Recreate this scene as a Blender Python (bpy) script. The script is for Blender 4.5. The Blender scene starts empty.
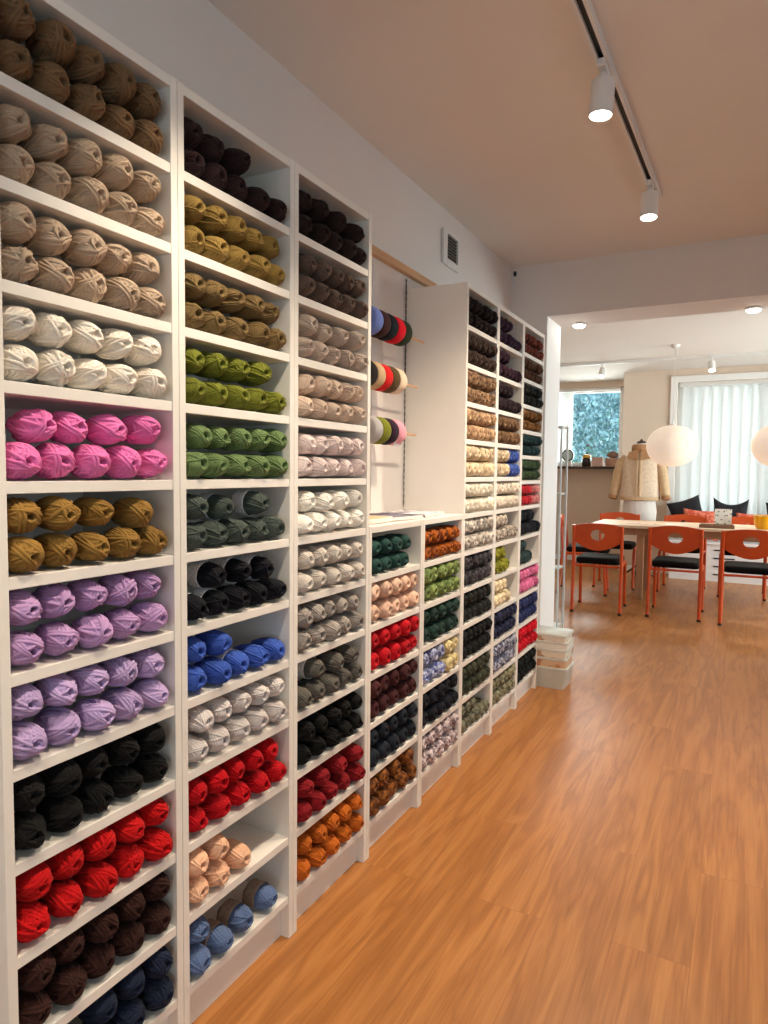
import bpy, bmesh, math, random
import numpy as np
from mathutils import Vector, Matrix, Euler

random.seed(7)
RNG = np.random.RandomState(11)
scene = bpy.context.scene
COL = scene.collection
PI = math.pi


def lin(r, g, b):
    def f(c):
        c /= 255.0
        return c / 12.92 if c <= 0.04045 else ((c + 0.055) / 1.055) ** 2.4
    return (f(r), f(g), f(b), 1.0)


# ------------------------------------------------------------------ materials
def new_mat(name):
    m = bpy.data.materials.new(name)
    m.use_nodes = True
    nt = m.node_tree
    b = nt.nodes['Principled BSDF']
    return m, nt, b


def N(nt, kind, **kw):
    n = nt.nodes.new(kind)
    for k, v in kw.items():
        if k in n.inputs:
            n.inputs[k].default_value = v
        else:
            setattr(n, k, v)
    return n


def ramp(nt, pts):
    r = nt.nodes.new('ShaderNodeValToRGB')
    e = r.color_ramp.elements
    while len(e) < len(pts):
        e.new(0.5)
    for i, (p, c) in enumerate(pts):
        e[i].position = p
        e[i].color = c
    return r


def plain(name, c, rough=0.5, metal=0.0, noise=0.06, scale=12.0, bump=0.0, bscale=200.0, **extra):
    """a base colour with a faint mottling and an optional fine bump"""
    m, nt, b = new_mat(name)
    tc = N(nt, 'ShaderNodeTexCoord')
    nz = N(nt, 'ShaderNodeTexNoise', Scale=scale, Detail=4.0)
    nt.links.new(tc.outputs['Object'], nz.inputs['Vector'])
    lo = tuple(max(0, x * (1 - noise)) for x in c[:3]) + (1,)
    hi = tuple(min(1, x * (1 + noise)) for x in c[:3]) + (1,)
    rp = ramp(nt, [(0.3, lo), (0.7, hi)])
    nt.links.new(nz.outputs['Fac'], rp.inputs['Fac'])
    nt.links.new(rp.outputs['Color'], b.inputs['Base Color'])
    b.inputs['Roughness'].default_value = rough
    b.inputs['Metallic'].default_value = metal
    for k, v in extra.items():
        b.inputs[k.replace('_', ' ')].default_value = v
    if bump:
        n2 = N(nt, 'ShaderNodeTexNoise', Scale=bscale, Detail=3.0)
        nt.links.new(tc.outputs['Object'], n2.inputs['Vector'])
        bp = N(nt, 'ShaderNodeBump', Strength=bump, Distance=0.002)
        nt.links.new(n2.outputs['Fac'], bp.inputs['Height'])
        nt.links.new(bp.outputs['Normal'], b.inputs['Normal'])
    return m


def emit(name, c, strength):
    m, nt, b = new_mat(name)
    b.inputs['Base Color'].default_value = c
    b.inputs['Emission Color'].default_value = c
    b.inputs['Emission Strength'].default_value = strength
    return m


def yarn_mat(name, fibre, bump):
    """colour comes from the object's own colour; fibres from noise"""
    m, nt, b = new_mat(name)
    oi = N(nt, 'ShaderNodeObjectInfo')
    tc = N(nt, 'ShaderNodeTexCoord')
    nz = N(nt, 'ShaderNodeTexNoise', Scale=fibre, Detail=5.0, Roughness=0.65)
    nt.links.new(tc.outputs['Object'], nz.inputs['Vector'])
    rp = ramp(nt, [(0.25, (0.86, 0.86, 0.86, 1)), (0.75, (1.08, 1.08, 1.08, 1))])
    nt.links.new(nz.outputs['Fac'], rp.inputs['Fac'])
    mx = N(nt, 'ShaderNodeMix', data_type='RGBA', blend_type='MULTIPLY')
    mx.inputs['Factor'].default_value = 1.0
    nt.links.new(oi.outputs['Color'], mx.inputs['A'])
    nt.links.new(rp.outputs['Color'], mx.inputs['B'])
    nt.links.new(mx.outputs['Result'], b.inputs['Base Color'])
    b.inputs['Roughness'].default_value = 0.85
    b.inputs['Specular IOR Level'].default_value = 0.15
    b.inputs['Sheen Weight'].default_value = 0.05
    n2 = N(nt, 'ShaderNodeTexNoise', Scale=fibre * 3.0, Detail=2.0)
    nt.links.new(tc.outputs['Object'], n2.inputs['Vector'])
    bp = N(nt, 'ShaderNodeBump', Strength=bump, Distance=0.0015)
    nt.links.new(n2.outputs['Fac'], bp.inputs['Height'])
    nt.links.new(bp.outputs['Normal'], b.inputs['Normal'])
    return m


def yarn_mass_mat():
    m, nt, b = new_mat('yarn_mixed')
    a1 = N(nt, 'ShaderNodeAttribute', attribute_name='yarn_colour')
    a2 = N(nt, 'ShaderNodeAttribute', attribute_name='fleck_colour')
    tc = N(nt, 'ShaderNodeTexCoord')
    nz = N(nt, 'ShaderNodeTexNoise', Scale=70.0, Detail=3.0, Roughness=0.7)
    nt.links.new(tc.outputs['Object'], nz.inputs['Vector'])
    rp = ramp(nt, [(0.44, (0, 0, 0, 1)), (0.56, (1, 1, 1, 1))])
    nt.links.new(nz.outputs['Fac'], rp.inputs['Fac'])
    mx = N(nt, 'ShaderNodeMix', data_type='RGBA')
    nt.links.new(rp.outputs['Color'], mx.inputs['Factor'])
    nt.links.new(a1.outputs['Color'], mx.inputs['A'])
    nt.links.new(a2.outputs['Color'], mx.inputs['B'])
    nt.links.new(mx.outputs['Result'], b.inputs['Base Color'])
    b.inputs['Roughness'].default_value = 0.85
    b.inputs['Specular IOR Level'].default_value = 0.15
    b.inputs['Sheen Weight'].default_value = 0.04
    return m


def floor_mat():
    m, nt, b = new_mat('oak_plank_floor')
    L = nt.links.new
    tc = N(nt, 'ShaderNodeTexCoord')
    sep = N(nt, 'ShaderNodeSeparateXYZ')
    L(tc.outputs['Object'], sep.inputs[0])
    sw = N(nt, 'ShaderNodeCombineXYZ')          # planks run along y
    L(sep.outputs['Y'], sw.inputs['X'])
    L(sep.outputs['X'], sw.inputs['Y'])
    br = N(nt, 'ShaderNodeTexBrick', offset=0.37, offset_frequency=2)
    br.inputs['Color1'].default_value = (0, 0, 0, 1)
    br.inputs['Color2'].default_value = (1, 1, 1, 1)
    br.inputs['Mortar'].default_value = (0.5, 0.5, 0.5, 1)
    br.inputs['Scale'].default_value = 1.0
    br.inputs['Mortar Size'].default_value = 0.0012
    br.inputs['Mortar Smooth'].default_value = 0.2
    br.inputs['Brick Width'].default_value = 1.25
    br.inputs['Row Height'].default_value = 0.19
    L(sw.outputs[0], br.inputs['Vector'])
    # grain: long streaks and cathedral figure, shifted plank by plank
    sh = N(nt, 'ShaderNodeVectorMath', operation='SCALE')
    L(br.outputs['Color'], sh.inputs[0])
    sh.inputs['Scale'].default_value = 37.0
    ad = N(nt, 'ShaderNodeVectorMath', operation='ADD')
    L(tc.outputs['Object'], ad.inputs[0])
    L(sh.outputs[0], ad.inputs[1])
    mp = N(nt, 'ShaderNodeMapping')
    mp.inputs['Scale'].default_value = (9.0, 0.9, 1.0)
    L(ad.outputs[0], mp.inputs['Vector'])
    n1 = N(nt, 'ShaderNodeTexNoise', Scale=1.3, Detail=3.0, Roughness=0.5)
    n1.inputs['Distortion'].default_value = 0.5
    L(mp.outputs[0], n1.inputs['Vector'])
    ml = N(nt, 'ShaderNodeMath', operation='MULTIPLY')
    ml.inputs[1].default_value = 9.0
    L(n1.outputs['Fac'], ml.inputs[0])
    fr = N(nt, 'ShaderNodeMath', operation='PINGPONG')
    fr.inputs[1].default_value = 1.0
    L(ml.outputs[0], fr.inputs[0])
    mp2 = N(nt, 'ShaderNodeMapping')
    mp2.inputs['Scale'].default_value = (150.0, 3.2, 1.0)
    L(ad.outputs[0], mp2.inputs['Vector'])
    n2 = N(nt, 'ShaderNodeTexNoise', Scale=1.0, Detail=4.0, Roughness=0.6)
    L(mp2.outputs[0], n2.inputs['Vector'])
    mixf = N(nt, 'ShaderNodeMix', data_type='FLOAT')
    mixf.inputs['Factor'].default_value = 0.66
    L(fr.outputs[0], mixf.inputs['A'])
    L(n2.outputs['Fac'], mixf.inputs['B'])
    rp = ramp(nt, [(0.15, lin(142, 87, 42)), (0.5, lin(174, 114, 58)), (0.85, lin(193, 134, 76))])
    L(mixf.outputs['Result'], rp.inputs['Fac'])
    tint = ramp(nt, [(0.0, (0.93, 0.92, 0.91, 1)), (1.0, (1.05, 1.04, 1.03, 1))])
    L(br.outputs['Color'], tint.inputs['Fac'])
    mx = N(nt, 'ShaderNodeMix', data_type='RGBA', blend_type='MULTIPLY')
    mx.inputs['Factor'].default_value = 1.0
    L(rp.outputs['Color'], mx.inputs['A'])
    L(tint.outputs['Color'], mx.inputs['B'])
    seam = N(nt, 'ShaderNodeMix', data_type='RGBA')
    L(br.outputs['Fac'], seam.inputs['Factor'])
    L(mx.outputs['Result'], seam.inputs['A'])
    seam.inputs['B'].default_value = lin(158, 100, 52)
    L(seam.outputs['Result'], b.inputs['Base Color'])
    rr = ramp(nt, [(0.0, (0.30, 0.30, 0.30, 1)), (1.0, (0.42, 0.42, 0.42, 1))])
    L(n2.outputs['Fac'], rr.inputs['Fac'])
    L(rr.outputs['Color'], b.inputs['Roughness'])
    bp = N(nt, 'ShaderNodeBump', Strength=0.12, Distance=0.001)
    L(n2.outputs['Fac'], bp.inputs['Height'])
    L(bp.outputs['Normal'], b.inputs['Normal'])
    b.inputs['Specular IOR Level'].default_value = 0.5
    return m


def wood_mat(name, a, c, scale=(3, 60, 60), rough=0.5):
    m, nt, b = new_mat(name)
    tc = N(nt, 'ShaderNodeTexCoord')
    mp = N(nt, 'ShaderNodeMapping')
    mp.inputs['Scale'].default_value = scale
    nt.links.new(tc.outputs['Object'], mp.inputs['Vector'])
    nz = N(nt, 'ShaderNodeTexNoise', Scale=1.0, Detail=5.0)
    nt.links.new(mp.outputs[0], nz.inputs['Vector'])
    rp = ramp(nt, [(0.3, a), (0.7, c)])
    nt.links.new(nz.outputs['Fac'], rp.inputs['Fac'])
    nt.links.new(rp.outputs['Color'], b.inputs['Base Color'])
    b.inputs['Roughness'].default_value = rough
    return m


def pattern_mat(name, a, c, scale=30.0, thr=0.5, rough=0.7, voronoi=False):
    m, nt, b = new_mat(name)
    tc = N(nt, 'ShaderNodeTexCoord')
    if voronoi:
        nz = N(nt, 'ShaderNodeTexVoronoi', Scale=scale)
        out = nz.outputs['Distance']
    else:
        nz = N(nt, 'ShaderNodeTexNoise', Scale=scale, Detail=2.0)
        out = nz.outputs['Fac']
    nt.links.new(tc.outputs['Object'], nz.inputs['Vector'])
    rp = ramp(nt, [(thr - 0.03, a), (thr + 0.03, c)])
    nt.links.new(out, rp.inputs['Fac'])
    nt.links.new(rp.outputs['Color'], b.inputs['Base Color'])
    b.inputs['Roughness'].default_value = rough
    return m


def band_mat(name, base, ink):
    """a printed paper band: rows of fine illegible grey print"""
    m, nt, b = new_mat(name)
    tc = N(nt, 'ShaderNodeTexCoord')
    mp = N(nt, 'ShaderNodeMapping')
    mp.inputs['Scale'].default_value = (260.0, 120.0, 120.0)
    nt.links.new(tc.outputs['Object'], mp.inputs['Vector'])
    nz = N(nt, 'ShaderNodeTexNoise', Scale=1.0, Detail=2.0)
    nt.links.new(mp.outputs[0], nz.inputs['Vector'])
    rp = ramp(nt, [(0.56, base), (0.66, ink)])
    nt.links.new(nz.outputs['Fac'], rp.inputs['Fac'])
    nt.links.new(rp.outputs['Color'], b.inputs['Base Color'])
    b.inputs['Roughness'].default_value = 0.6
    return m


def glass_mat(name, tint=(0.9, 0.97, 0.98, 1), fac=0.12):
    m = bpy.data.materials.new(name)
    m.use_nodes = True
    nt = m.node_tree
    nt.nodes.clear()
    out = N(nt, 'ShaderNodeOutputMaterial')
    tr = N(nt, 'ShaderNodeBsdfTransparent')
    tr.inputs['Color'].default_value = tint
    gl = N(nt, 'ShaderNodeBsdfGlossy')
    gl.inputs['Roughness'].default_value = 0.03
    fr = N(nt, 'ShaderNodeFresnel', IOR=1.45)
    mx = N(nt, 'ShaderNodeMixShader')
    nt.links.new(fr.outputs[0], mx.inputs[0])
    nt.links.new(tr.outputs[0], mx.inputs[1])
    nt.links.new(gl.outputs[0], mx.inputs[2])
    nt.links.new(mx.outputs[0], out.inputs['Surface'])
    return m


def cloth_light_mat(name, c, amount):
    """thin cloth or paper that lets daylight through"""
    m = bpy.data.materials.new(name)
    m.use_nodes = True
    nt = m.node_tree
    nt.nodes.clear()
    out = N(nt, 'ShaderNodeOutputMaterial')
    d = N(nt, 'ShaderNodeBsdfDiffuse')
    t = N(nt, 'ShaderNodeBsdfTranslucent')
    tc = N(nt, 'ShaderNodeTexCoord')
    nz = N(nt, 'ShaderNodeTexNoise', Scale=60.0, Detail=3.0)
    nt.links.new(tc.outputs['Object'], nz.inputs['Vector'])
    rp = ramp(nt, [(0.3, tuple(x * 0.95 for x in c[:3]) + (1,)), (0.7, c)])
    nt.links.new(nz.outputs['Fac'], rp.inputs['Fac'])
    for n in (d, t):
        nt.links.new(rp.outputs['Color'], n.inputs['Color'])
    mx = N(nt, 'ShaderNodeMixShader')
    mx.inputs[0].default_value = amount
    nt.links.new(d.outputs[0], mx.inputs[1])
    nt.links.new(t.outputs[0], mx.inputs[2])
    nt.links.new(mx.outputs[0], out.inputs['Surface'])
    return m


M = {}
M['laminate'] = plain('white_laminate', lin(236, 232, 226), 0.42, noise=0.015)
M['laminate_back'] = plain('white_back_board', lin(226, 222, 216), 0.6, noise=0.02)
M['wall'] = plain('painted_wall', lin(226, 220, 217), 0.85, noise=0.015, scale=3.0, bump=0.05, bscale=90)
M['wall_warm'] = plain('painted_wall_warm', lin(222, 205, 188), 0.85, noise=0.02, scale=3.0)
M['ceiling'] = plain('painted_ceiling', lin(230, 224, 219), 0.9, noise=0.015, scale=2.0)
M['white_trim'] = plain('white_paint', lin(246, 246, 246), 0.45, noise=0.01)
M['floor'] = floor_mat()
M['wool'] = yarn_mat('wool_yarn', 260.0, 0.5)
M['cotton'] = yarn_mat('cotton_yarn', 320.0, 0.35)
M['mass'] = yarn_mass_mat()
M['band_white'] = band_mat('paper_band_white', lin(226, 226, 230), lin(150, 152, 165))
M['band_brown'] = band_mat('paper_band_brown', lin(150, 128, 112), lin(92, 74, 64))
M['orange'] = plain('orange_lacquer', lin(208, 78, 20), 0.32, noise=0.05, scale=20)
M['vinyl'] = plain('black_vinyl', lin(12, 11, 12), 0.75, noise=0.1, bump=0.2, bscale=300, Specular_IOR_Level=0.15)
M['pale_wood'] = wood_mat('pale_birch', lin(214, 188, 158), lin(228, 205, 178), (3, 40, 40))
M['table_leg'] = wood_mat('beech_leg', lin(150, 108, 76), lin(170, 126, 92), (40, 40, 3))
M['dowel'] = wood_mat('dowel_wood', lin(196, 150, 108), lin(216, 172, 130), (60, 4, 60))
M['fixture'] = plain('white_enamel_metal', lin(228, 226, 224), 0.35, noise=0.01)
M['black'] = plain('black_plastic', lin(20, 19, 19), 0.5, noise=0.1)
M['lens'] = emit('lit_lamp_lens', (1.0, 0.93, 0.80, 1), 14.0)
M['grille'] = plain('vent_grey', lin(150, 140, 128), 0.6)
M['grille_dark'] = plain('vent_dark', lin(34, 31, 29), 0.7)
M['blind'] = cloth_light_mat('blind_cloth', lin(244, 244, 243), 0.55)
M['glass'] = glass_mat('clear_glass')
M['rack_glass'] = glass_mat('rack_glass', (0.94, 0.98, 0.99, 1))
M['steel'] = plain('pale_metal', lin(206, 214, 218), 0.35, 0.0, noise=0.05)
M['frost'] = plain('frosted_plastic', lin(206, 204, 194), 0.35, noise=0.03, Transmission_Weight=0.15)
M['tray_stripe'] = pattern_mat('striped_paper', lin(190, 150, 118), lin(226, 214, 198), 12.0, 0.5)
M['tray_peach'] = pattern_mat('peach_paper', lin(186, 128, 90), lin(214, 176, 142), 9.0, 0.5)
M['tray_white'] = plain('white_paperboard', lin(232, 229, 220), 0.6, noise=0.03)
M['fleece'] = plain('beige_fleece', lin(206, 176, 140), 0.95, noise=0.14, scale=40, bump=0.8, bscale=120)
M['fleece_light'] = plain('light_fleece', lin(222, 200, 176), 0.95, noise=0.12, scale=40, bump=0.8, bscale=120)
M['suede'] = plain('tan_suede', lin(178, 134, 94), 0.9, noise=0.1, scale=30)
M['linen'] = plain('white_linen', lin(226, 220, 214), 0.9, noise=0.04)
M['dark_wood'] = plain('dark_wood', lin(66, 48, 38), 0.5, noise=0.15)
M['black_cloth'] = plain('black_cloth', lin(34, 33, 40), 0.9, noise=0.2, bump=0.4)
M['red_cloth'] = pattern_mat('coral_print', lin(214, 88, 62), lin(232, 136, 112), 26.0, 0.5, 0.9)
M['yellow'] = plain('amber_glass', lin(240, 176, 26), 0.2, noise=0.05)
M['card'] = pattern_mat('printed_card', lin(92, 110, 110), lin(236, 236, 230), 34.0, 0.26, 0.6, True)
M['paper'] = plain('paper', lin(236, 230, 222), 0.7, noise=0.03)
M['paper_print'] = pattern_mat('printed_paper', lin(206, 168, 160), lin(234, 222, 214), 14.0, 0.5)
M['book_dark'] = pattern_mat('booklet_dark', lin(60, 58, 84), lin(130, 128, 150), 22.0, 0.56)
M['book_lilac'] = pattern_mat('booklet_lilac', lin(120, 112, 128), lin(226, 222, 228), 26.0, 0.48)
M['kraft'] = plain('kraft_paper', lin(216, 186, 150), 0.8, noise=0.06)
M['tray_wood'] = wood_mat('tray_wood', lin(116, 82, 60), lin(146, 108, 82))
M['candle'] = plain('dark_jar', lin(38, 28, 28), 0.25)
M['lid_yellow'] = plain('mustard_lid', lin(206, 160, 60), 0.5)
M['box_pink'] = plain('pink_box', lin(216, 178, 164), 0.8, noise=0.05)
M['box_tan'] = plain('tan_basket', lin(186, 146, 124), 0.85, noise=0.1)
M['knit_brown'] = plain('brown_knit', lin(140, 110, 96), 0.95, noise=0.2)
M['clock_face'] = plain('pale_face', lin(190, 205, 205), 0.5)
M['leaf'] = plain('leaves', lin(158, 194, 206), 0.8, noise=0.5, scale=2.2)  # window glare and bluish haze are put into the leaf colour
M['bark'] = plain('bark', lin(96, 84, 74), 0.9, noise=0.2)
M['grass'] = plain('lawn_grass', lin(120, 150, 96), 0.95, noise=0.2)


def lantern_mat():
    m, nt, b = new_mat('rice_paper_lit')
    tc = N(nt, 'ShaderNodeTexCoord')
    sp = N(nt, 'ShaderNodeSeparateXYZ')
    nt.links.new(tc.outputs['Object'], sp.inputs[0])
    nz = N(nt, 'ShaderNodeTexNoise', Scale=30.0, Detail=4.0)
    nt.links.new(tc.outputs['Object'], nz.inputs['Vector'])
    rp = ramp(nt, [(0.3, lin(238, 219, 200)), (0.7, lin(246, 230, 213))])
    nt.links.new(nz.outputs['Fac'], rp.inputs['Fac'])
    nt.links.new(rp.outputs['Color'], b.inputs['Base Color'])
    nt.links.new(rp.outputs['Color'], b.inputs['Emission Color'])
    b.inputs['Emission Strength'].default_value = 0.38
    b.inputs['Roughness'].default_value = 0.9
    return m


M['lantern'] = lantern_mat()


# ------------------------------------------------------------------ helpers
class MB:
    """collects shapes for ONE mesh object"""
    def __init__(s):
        s.bm = bmesh.new()

    def box(s, x0, x1, y0, y1, z0, z1, bev=0.0, mtx=None):
        r = bmesh.ops.create_cube(s.bm, size=1.0)
        vs = r['verts']
        for v in vs:
            v.co = Vector(((x0 + x1) / 2 + v.co.x * (x1 - x0), (y0 + y1) / 2 + v.co.y * (y1 - y0), (z0 + z1) / 2 + v.co.z * (z1 - z0)))
        if bev:
            es = list({e for v in vs for e in v.link_edges})
            q = bmesh.ops.bevel(s.bm, geom=es, offset=bev, segments=2, profile=0.5, affect='EDGES')
            vs = list({v for f in q['faces'] for v in f.verts} | {v for v in vs if v.is_valid})
        if mtx is not None:
            for v in vs:
                v.co = mtx @ v.co
        return s

    def tube(s, pts, rad, n=10, cap=True):
        pts = [Vector(p) for p in pts]
        rads = rad if isinstance(rad, (list, tuple)) else [rad] * len(pts)
        rings = []
        prev = None
        for i, p in enumerate(pts):
            a = pts[max(0, i - 1)]
            c = pts[min(len(pts) - 1, i + 1)]
            t = (c - a).normalized()
            if prev is None:
                ref = Vector((0, 0, 1)) if abs(t.z) < 0.9 else Vector((1, 0, 0))
                u = t.cross(ref).normalized()
            else:
                u = (prev - t * prev.dot(t)).normalized()
            prev = u
            w = t.cross(u)
            rings.append([s.bm.verts.new(p + (u * math.cos(2 * PI * k / n) + w * math.sin(2 * PI * k / n)) * rads[i]) for k in range(n)])
        for i in range(len(rings) - 1):
            for k in range(n):
                s.bm.faces.new((rings[i][k], rings[i][(k + 1) % n], rings[i + 1][(k + 1) % n], rings[i + 1][k]))
        if cap:
            s.bm.faces.new(rings[0][::-1])
            s.bm.faces.new(rings[-1])
        return s

    def lathe(s, prof, n=32, c=(0, 0, 0), axis='Z', sx=1.0, sy=1.0, mtx=None):
        """prof: list of (radius, height); closed with fans where radius is 0"""
        rings = []
        new = []
        for r, h in prof:
            if r < 1e-6:
                v = s.bm.verts.new((0, 0, h))
                rings.append([v])
                new.append(v)
            else:
                ring = [s.bm.verts.new((r * sx * math.cos(2 * PI * k / n), r * sy * math.sin(2 * PI * k / n), h)) for k in range(n)]
                rings.append(ring)
                new += ring
        for a, b in zip(rings[:-1], rings[1:]):
            if len(a) == 1 and len(b) == 1:
                continue
            for k in range(n):
                k2 = (k + 1) % n
                if len(a) == 1:
                    s.bm.faces.new((a[0], b[k], b[k2]))
                elif len(b) == 1:
                    s.bm.faces.new((a[k], b[0], a[k2]))
                else:
                    s.bm.faces.new((a[k], b[k], b[k2], a[k2]))
        for v in new:
            if axis == 'X':
                v.co = Vector((v.co.z, v.co.x, v.co.y))
            elif axis == 'Y':
                v.co = Vector((v.co.x, v.co.z, v.co.y))
            if mtx is not None:
                v.co = mtx @ v.co
            v.co += Vector(c)
        return s

    def loft(s, rings, cap=True):
        rr = [[s.bm.verts.new(p) for p in ring] for ring in rings]
        n = len(rr[0])
        for a, b in zip(rr[:-1], rr[1:]):
            for k in range(n):
                s.bm.faces.new((a[k], a[(k + 1) % n], b[(k + 1) % n], b[k]))
        if cap:
            s.bm.faces.new(rr[0][::-1])
            s.bm.faces.new(rr[-1])
        return s

    def build(s, name, mat, parent=None, loc=None, smooth=False, auto=None):
        bmesh.ops.recalc_face_normals(s.bm, faces=s.bm.faces)
        me = bpy.data.meshes.new(name)
        s.bm.to_mesh(me)
        s.bm.free()
        me.materials.append(mat)
        if smooth or auto:
            me.polygons.foreach_set('use_smooth', [True] * len(me.polygons))
            if auto:
                me.set_sharp_from_angle(angle=math.radians(auto))
        o = bpy.data.objects.new(name, me)
        COL.objects.link(o)
        if parent:
            o.parent = parent
        if loc is not None:
            o.location = loc
        return o


def tag(o, label, cat, group=None, kind=None):
    o['label'] = label
    o['category'] = cat
    if group:
        o['group'] = group
    if kind:
        o['kind'] = kind
    return o


def empty(name, loc, label, cat, group=None, rz=0.0):
    o = bpy.data.objects.new(name, None)
    o.empty_display_size = 0.05
    COL.objects.link(o)
    o.location = loc
    o.rotation_euler = (0, 0, rz)
    return tag(o, label, cat, group)


def struct(o):
    o['kind'] = 'structure'
    return o


def copy_tree(o, parent=None):
    c = o.copy()
    COL.objects.link(c)
    c.parent = parent
    for ch in o.children:
        copy_tree(ch, c)
    return c


# ------------------------------------------------------------------ the setting
WX = -0.281            # face of the wall behind the bookcases
YE, YB = 3.05, 3.38    # the wall with the wide opening
HC, HF = 2.49, 2.53    # ceilings
YW = 8.1               # wall with the blinds
YN = 8.8               # niche wall with the small window
XR = 3.6

struct(MB().box(-3.2, 4.2, -3.7, 9.2, -0.05, 0.0).build('floor', M['floor']))
struct(MB().box(WX - 0.2, XR + 0.2, -3.5, YE, HC, HC + 0.1).build('ceiling', M['ceiling']))
struct(MB().box(-2.9, XR + 0.2, YB, 9.1, HF, HF + 0.1).build('ceiling_far', M['ceiling']))
struct(MB().box(WX - 0.2, WX, -3.4, YE, 0, HC).build('wall_left', M['wall']))
OX, OZ = -0.058, 2.18
b = MB()
b.box(-2.9, OX, YE, YB, 0, HF + 0.1)
b.box(OX, 3.0, YE, YB, OZ, HF + 0.1)
b.box(3.0, XR + 0.2, YE, YB, 0, HF + 0.1)
struct(b.build('wall_opening', M['wall']))
# right wall: unseen tall windows, added to let in daylight
b = MB()
wins = [(-2.6, -0.9), (-0.5, 1.2)]
b.box(XR, XR + 0.2, -3.4, YB, 0, 0.5)
b.box(XR, XR + 0.2, -3.4, YB, 2.2, HC)
for y0, y1 in ((-3.4, -2.6), (-0.9, -0.5), (1.2, YB)):
    b.box(XR, XR + 0.2, y0, y1, 0.5, 2.2)
struct(b.build('wall_right', M['wall']))
b = MB()  # unseen back wall; its wide window is added to let in daylight
b.box(WX - 0.2, 0.4, -3.6, -3.4, 0, HC)
b.box(3.2, XR + 0.2, -3.6, -3.4, 0, HC)
b.box(0.4, 3.2, -3.6, -3.4, 2.2, HC)
b.box(0.4, 3.2, -3.6, -3.4, 0, 0.4)
struct(b.build('wall_back', M['wall']))
# far room shell
struct(MB().box(-2.9, -2.7, YB, 9.0, 0, HF).build('wall_far_left', M['wall_warm']))
b = MB()  # unseen side wall; window opening added to brighten the far room
b.box(XR, XR + 0.2, YB, 4.4, 0, HF)
b.box(XR, XR + 0.2, 7.4, 9.0, 0, HF)
b.box(XR, XR + 0.2, 4.4, 7.4, 0, 0.5)
b.box(XR, XR + 0.2, 4.4, 7.4, 2.3, HF)
struct(b.build('wall_far_right', M['wall_warm']))
# niche wall with the small window (opening x -1.5..-0.5, z 1.34..2.40)
NX0, NX1, NZ0, NZ1 = -1.75, -0.50, 1.34, 2.445
b = MB()
b.box(-2.7, -0.39, YN, YN + 0.2, 0, NZ0)
b.box(-2.7, -0.39, YN, YN + 0.2, NZ1, HF)
b.box(-2.7, NX0, YN, YN + 0.2, NZ0, NZ1)
b.box(NX1, -0.39, YN, YN + 0.2, NZ0, NZ1)
struct(b.build('wall_niche', M['wall_warm']))
# wall with the wide window and its return into the niche (opening x 0.2.., z 0.5..2.36)
BX0, BX1, BZ0, BZ1 = 0.245, 3.2, 0.48, 2.37
b = MB()
b.box(-0.39, BX0, YW, YN + 0.2, 0, HF)
b.box(BX0, XR, YW, YW + 0.25, BZ1, HF)
b.box(BX0, XR, YW, YW + 0.25, 0, BZ0)
b.box(BX1, XR, YW, YW + 0.25, BZ0, BZ1)
struct(b.build('wall_far', M['wall_warm']))


def window(name, x0, x1, z0, z1, y, w=0.06, mullions=(), axis='X', depth=0.07):
    """casing with a pane; axis tells which way the window is wide"""
    b = MB()
    def bx(a0, a1, c0, c1, d=depth):
        if axis == 'X':
            b.box(a0, a1, y, y + d, c0, c1)
        else:
            b.box(y, y + d, a0, a1, c0, c1)
    bx(x0, x0 + w, z0, z1)
    bx(x1 - w, x1, z0, z1)
    bx(x0 + w, x1 - w, z1 - w, z1)
    bx(x0 + w, x1 - w, z0, z0 + w)
    for m_ in mullions:
        bx(m_ - w / 2, m_ + w / 2, z0 + w, z1 - w)
    f = struct(b.build(name, M['white_trim']))
    g = MB()
    if axis == 'X':
        g.box(x0 + w, x1 - w, y + 0.03, y + 0.036, z0 + w, z1 - w)
    else:
        g.box(y + 0.03, y + 0.036, x0 + w, x1 - w, z0 + w, z1 - w)
    g.build('pane', M['glass'], f)
    return f


window('window_1', NX0, NX1, NZ0, NZ1, YN + 0.1, 0.06, (-1.28,))
window('window_2', BX0, BX1, BZ0, BZ1, YW + 0.14, 0.07, (1.2, 2.2))
window('added_window_3', -2.6, -0.9, 0.5, 2.2, XR + 0.1, 0.06, (), 'Y')  # this and the next three are unseen windows added for daylight
window('added_window_4', -0.5, 1.2, 0.5, 2.2, XR + 0.1, 0.06, (), 'Y')
window('added_window_6', 4.4, 7.4, 0.5, 2.3, XR + 0.1, 0.06, (5.4, 6.4), 'Y')
window('added_window_5', 0.4, 3.2, 0.4, 2.2, -3.5, 0.06, (1.3, 2.2))
# casing round the wide window, sills, door casing on the opening
b = MB()
b.box(0.17, BX0, YW - 0.025, YW, 0.0, BZ1 + 0.075)
b.box(BX0, XR, YW - 0.025, YW, BZ1, BZ1 + 0.075)
struct(b.build('trim_1', M['white_trim']))
struct(MB().box(NX0 - 0.05, -0.395, YN - 0.20, YN + 0.1, NZ0 - 0.035, NZ0, 0.004).build('windowsill_1', M['dark_wood']))
b = MB()
b.box(OX, OX + 0.005, YE - 0.002, YB + 0.002, 0.0, OZ)
struct(b.build('trim_2', M['white_trim']))
struct(MB().box(-0.38, 0.168, YW - 0.012, YW, 0, 0.07).build('baseboard_far', M['white_trim']))
struct(MB().box(-2.7, -0.395, YN - 0.012, YN, 0, 0.07).build('baseboard_niche', M['white_trim']))

# ------------------------------------------------------------------ bookcases
T = 0.018
P = 0.40
D = 0.28
SHELF_TOP = [0.118 + 0.1577 * i for i in range(12)]       # bottom board first
TALL_ORDER = [1.852, 1.696, 1.539, 1.383, 1.224, 1.070, 0.912, 0.755, 0.597, 0.438, 0.278, 0.116]
ST = 0.020


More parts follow.
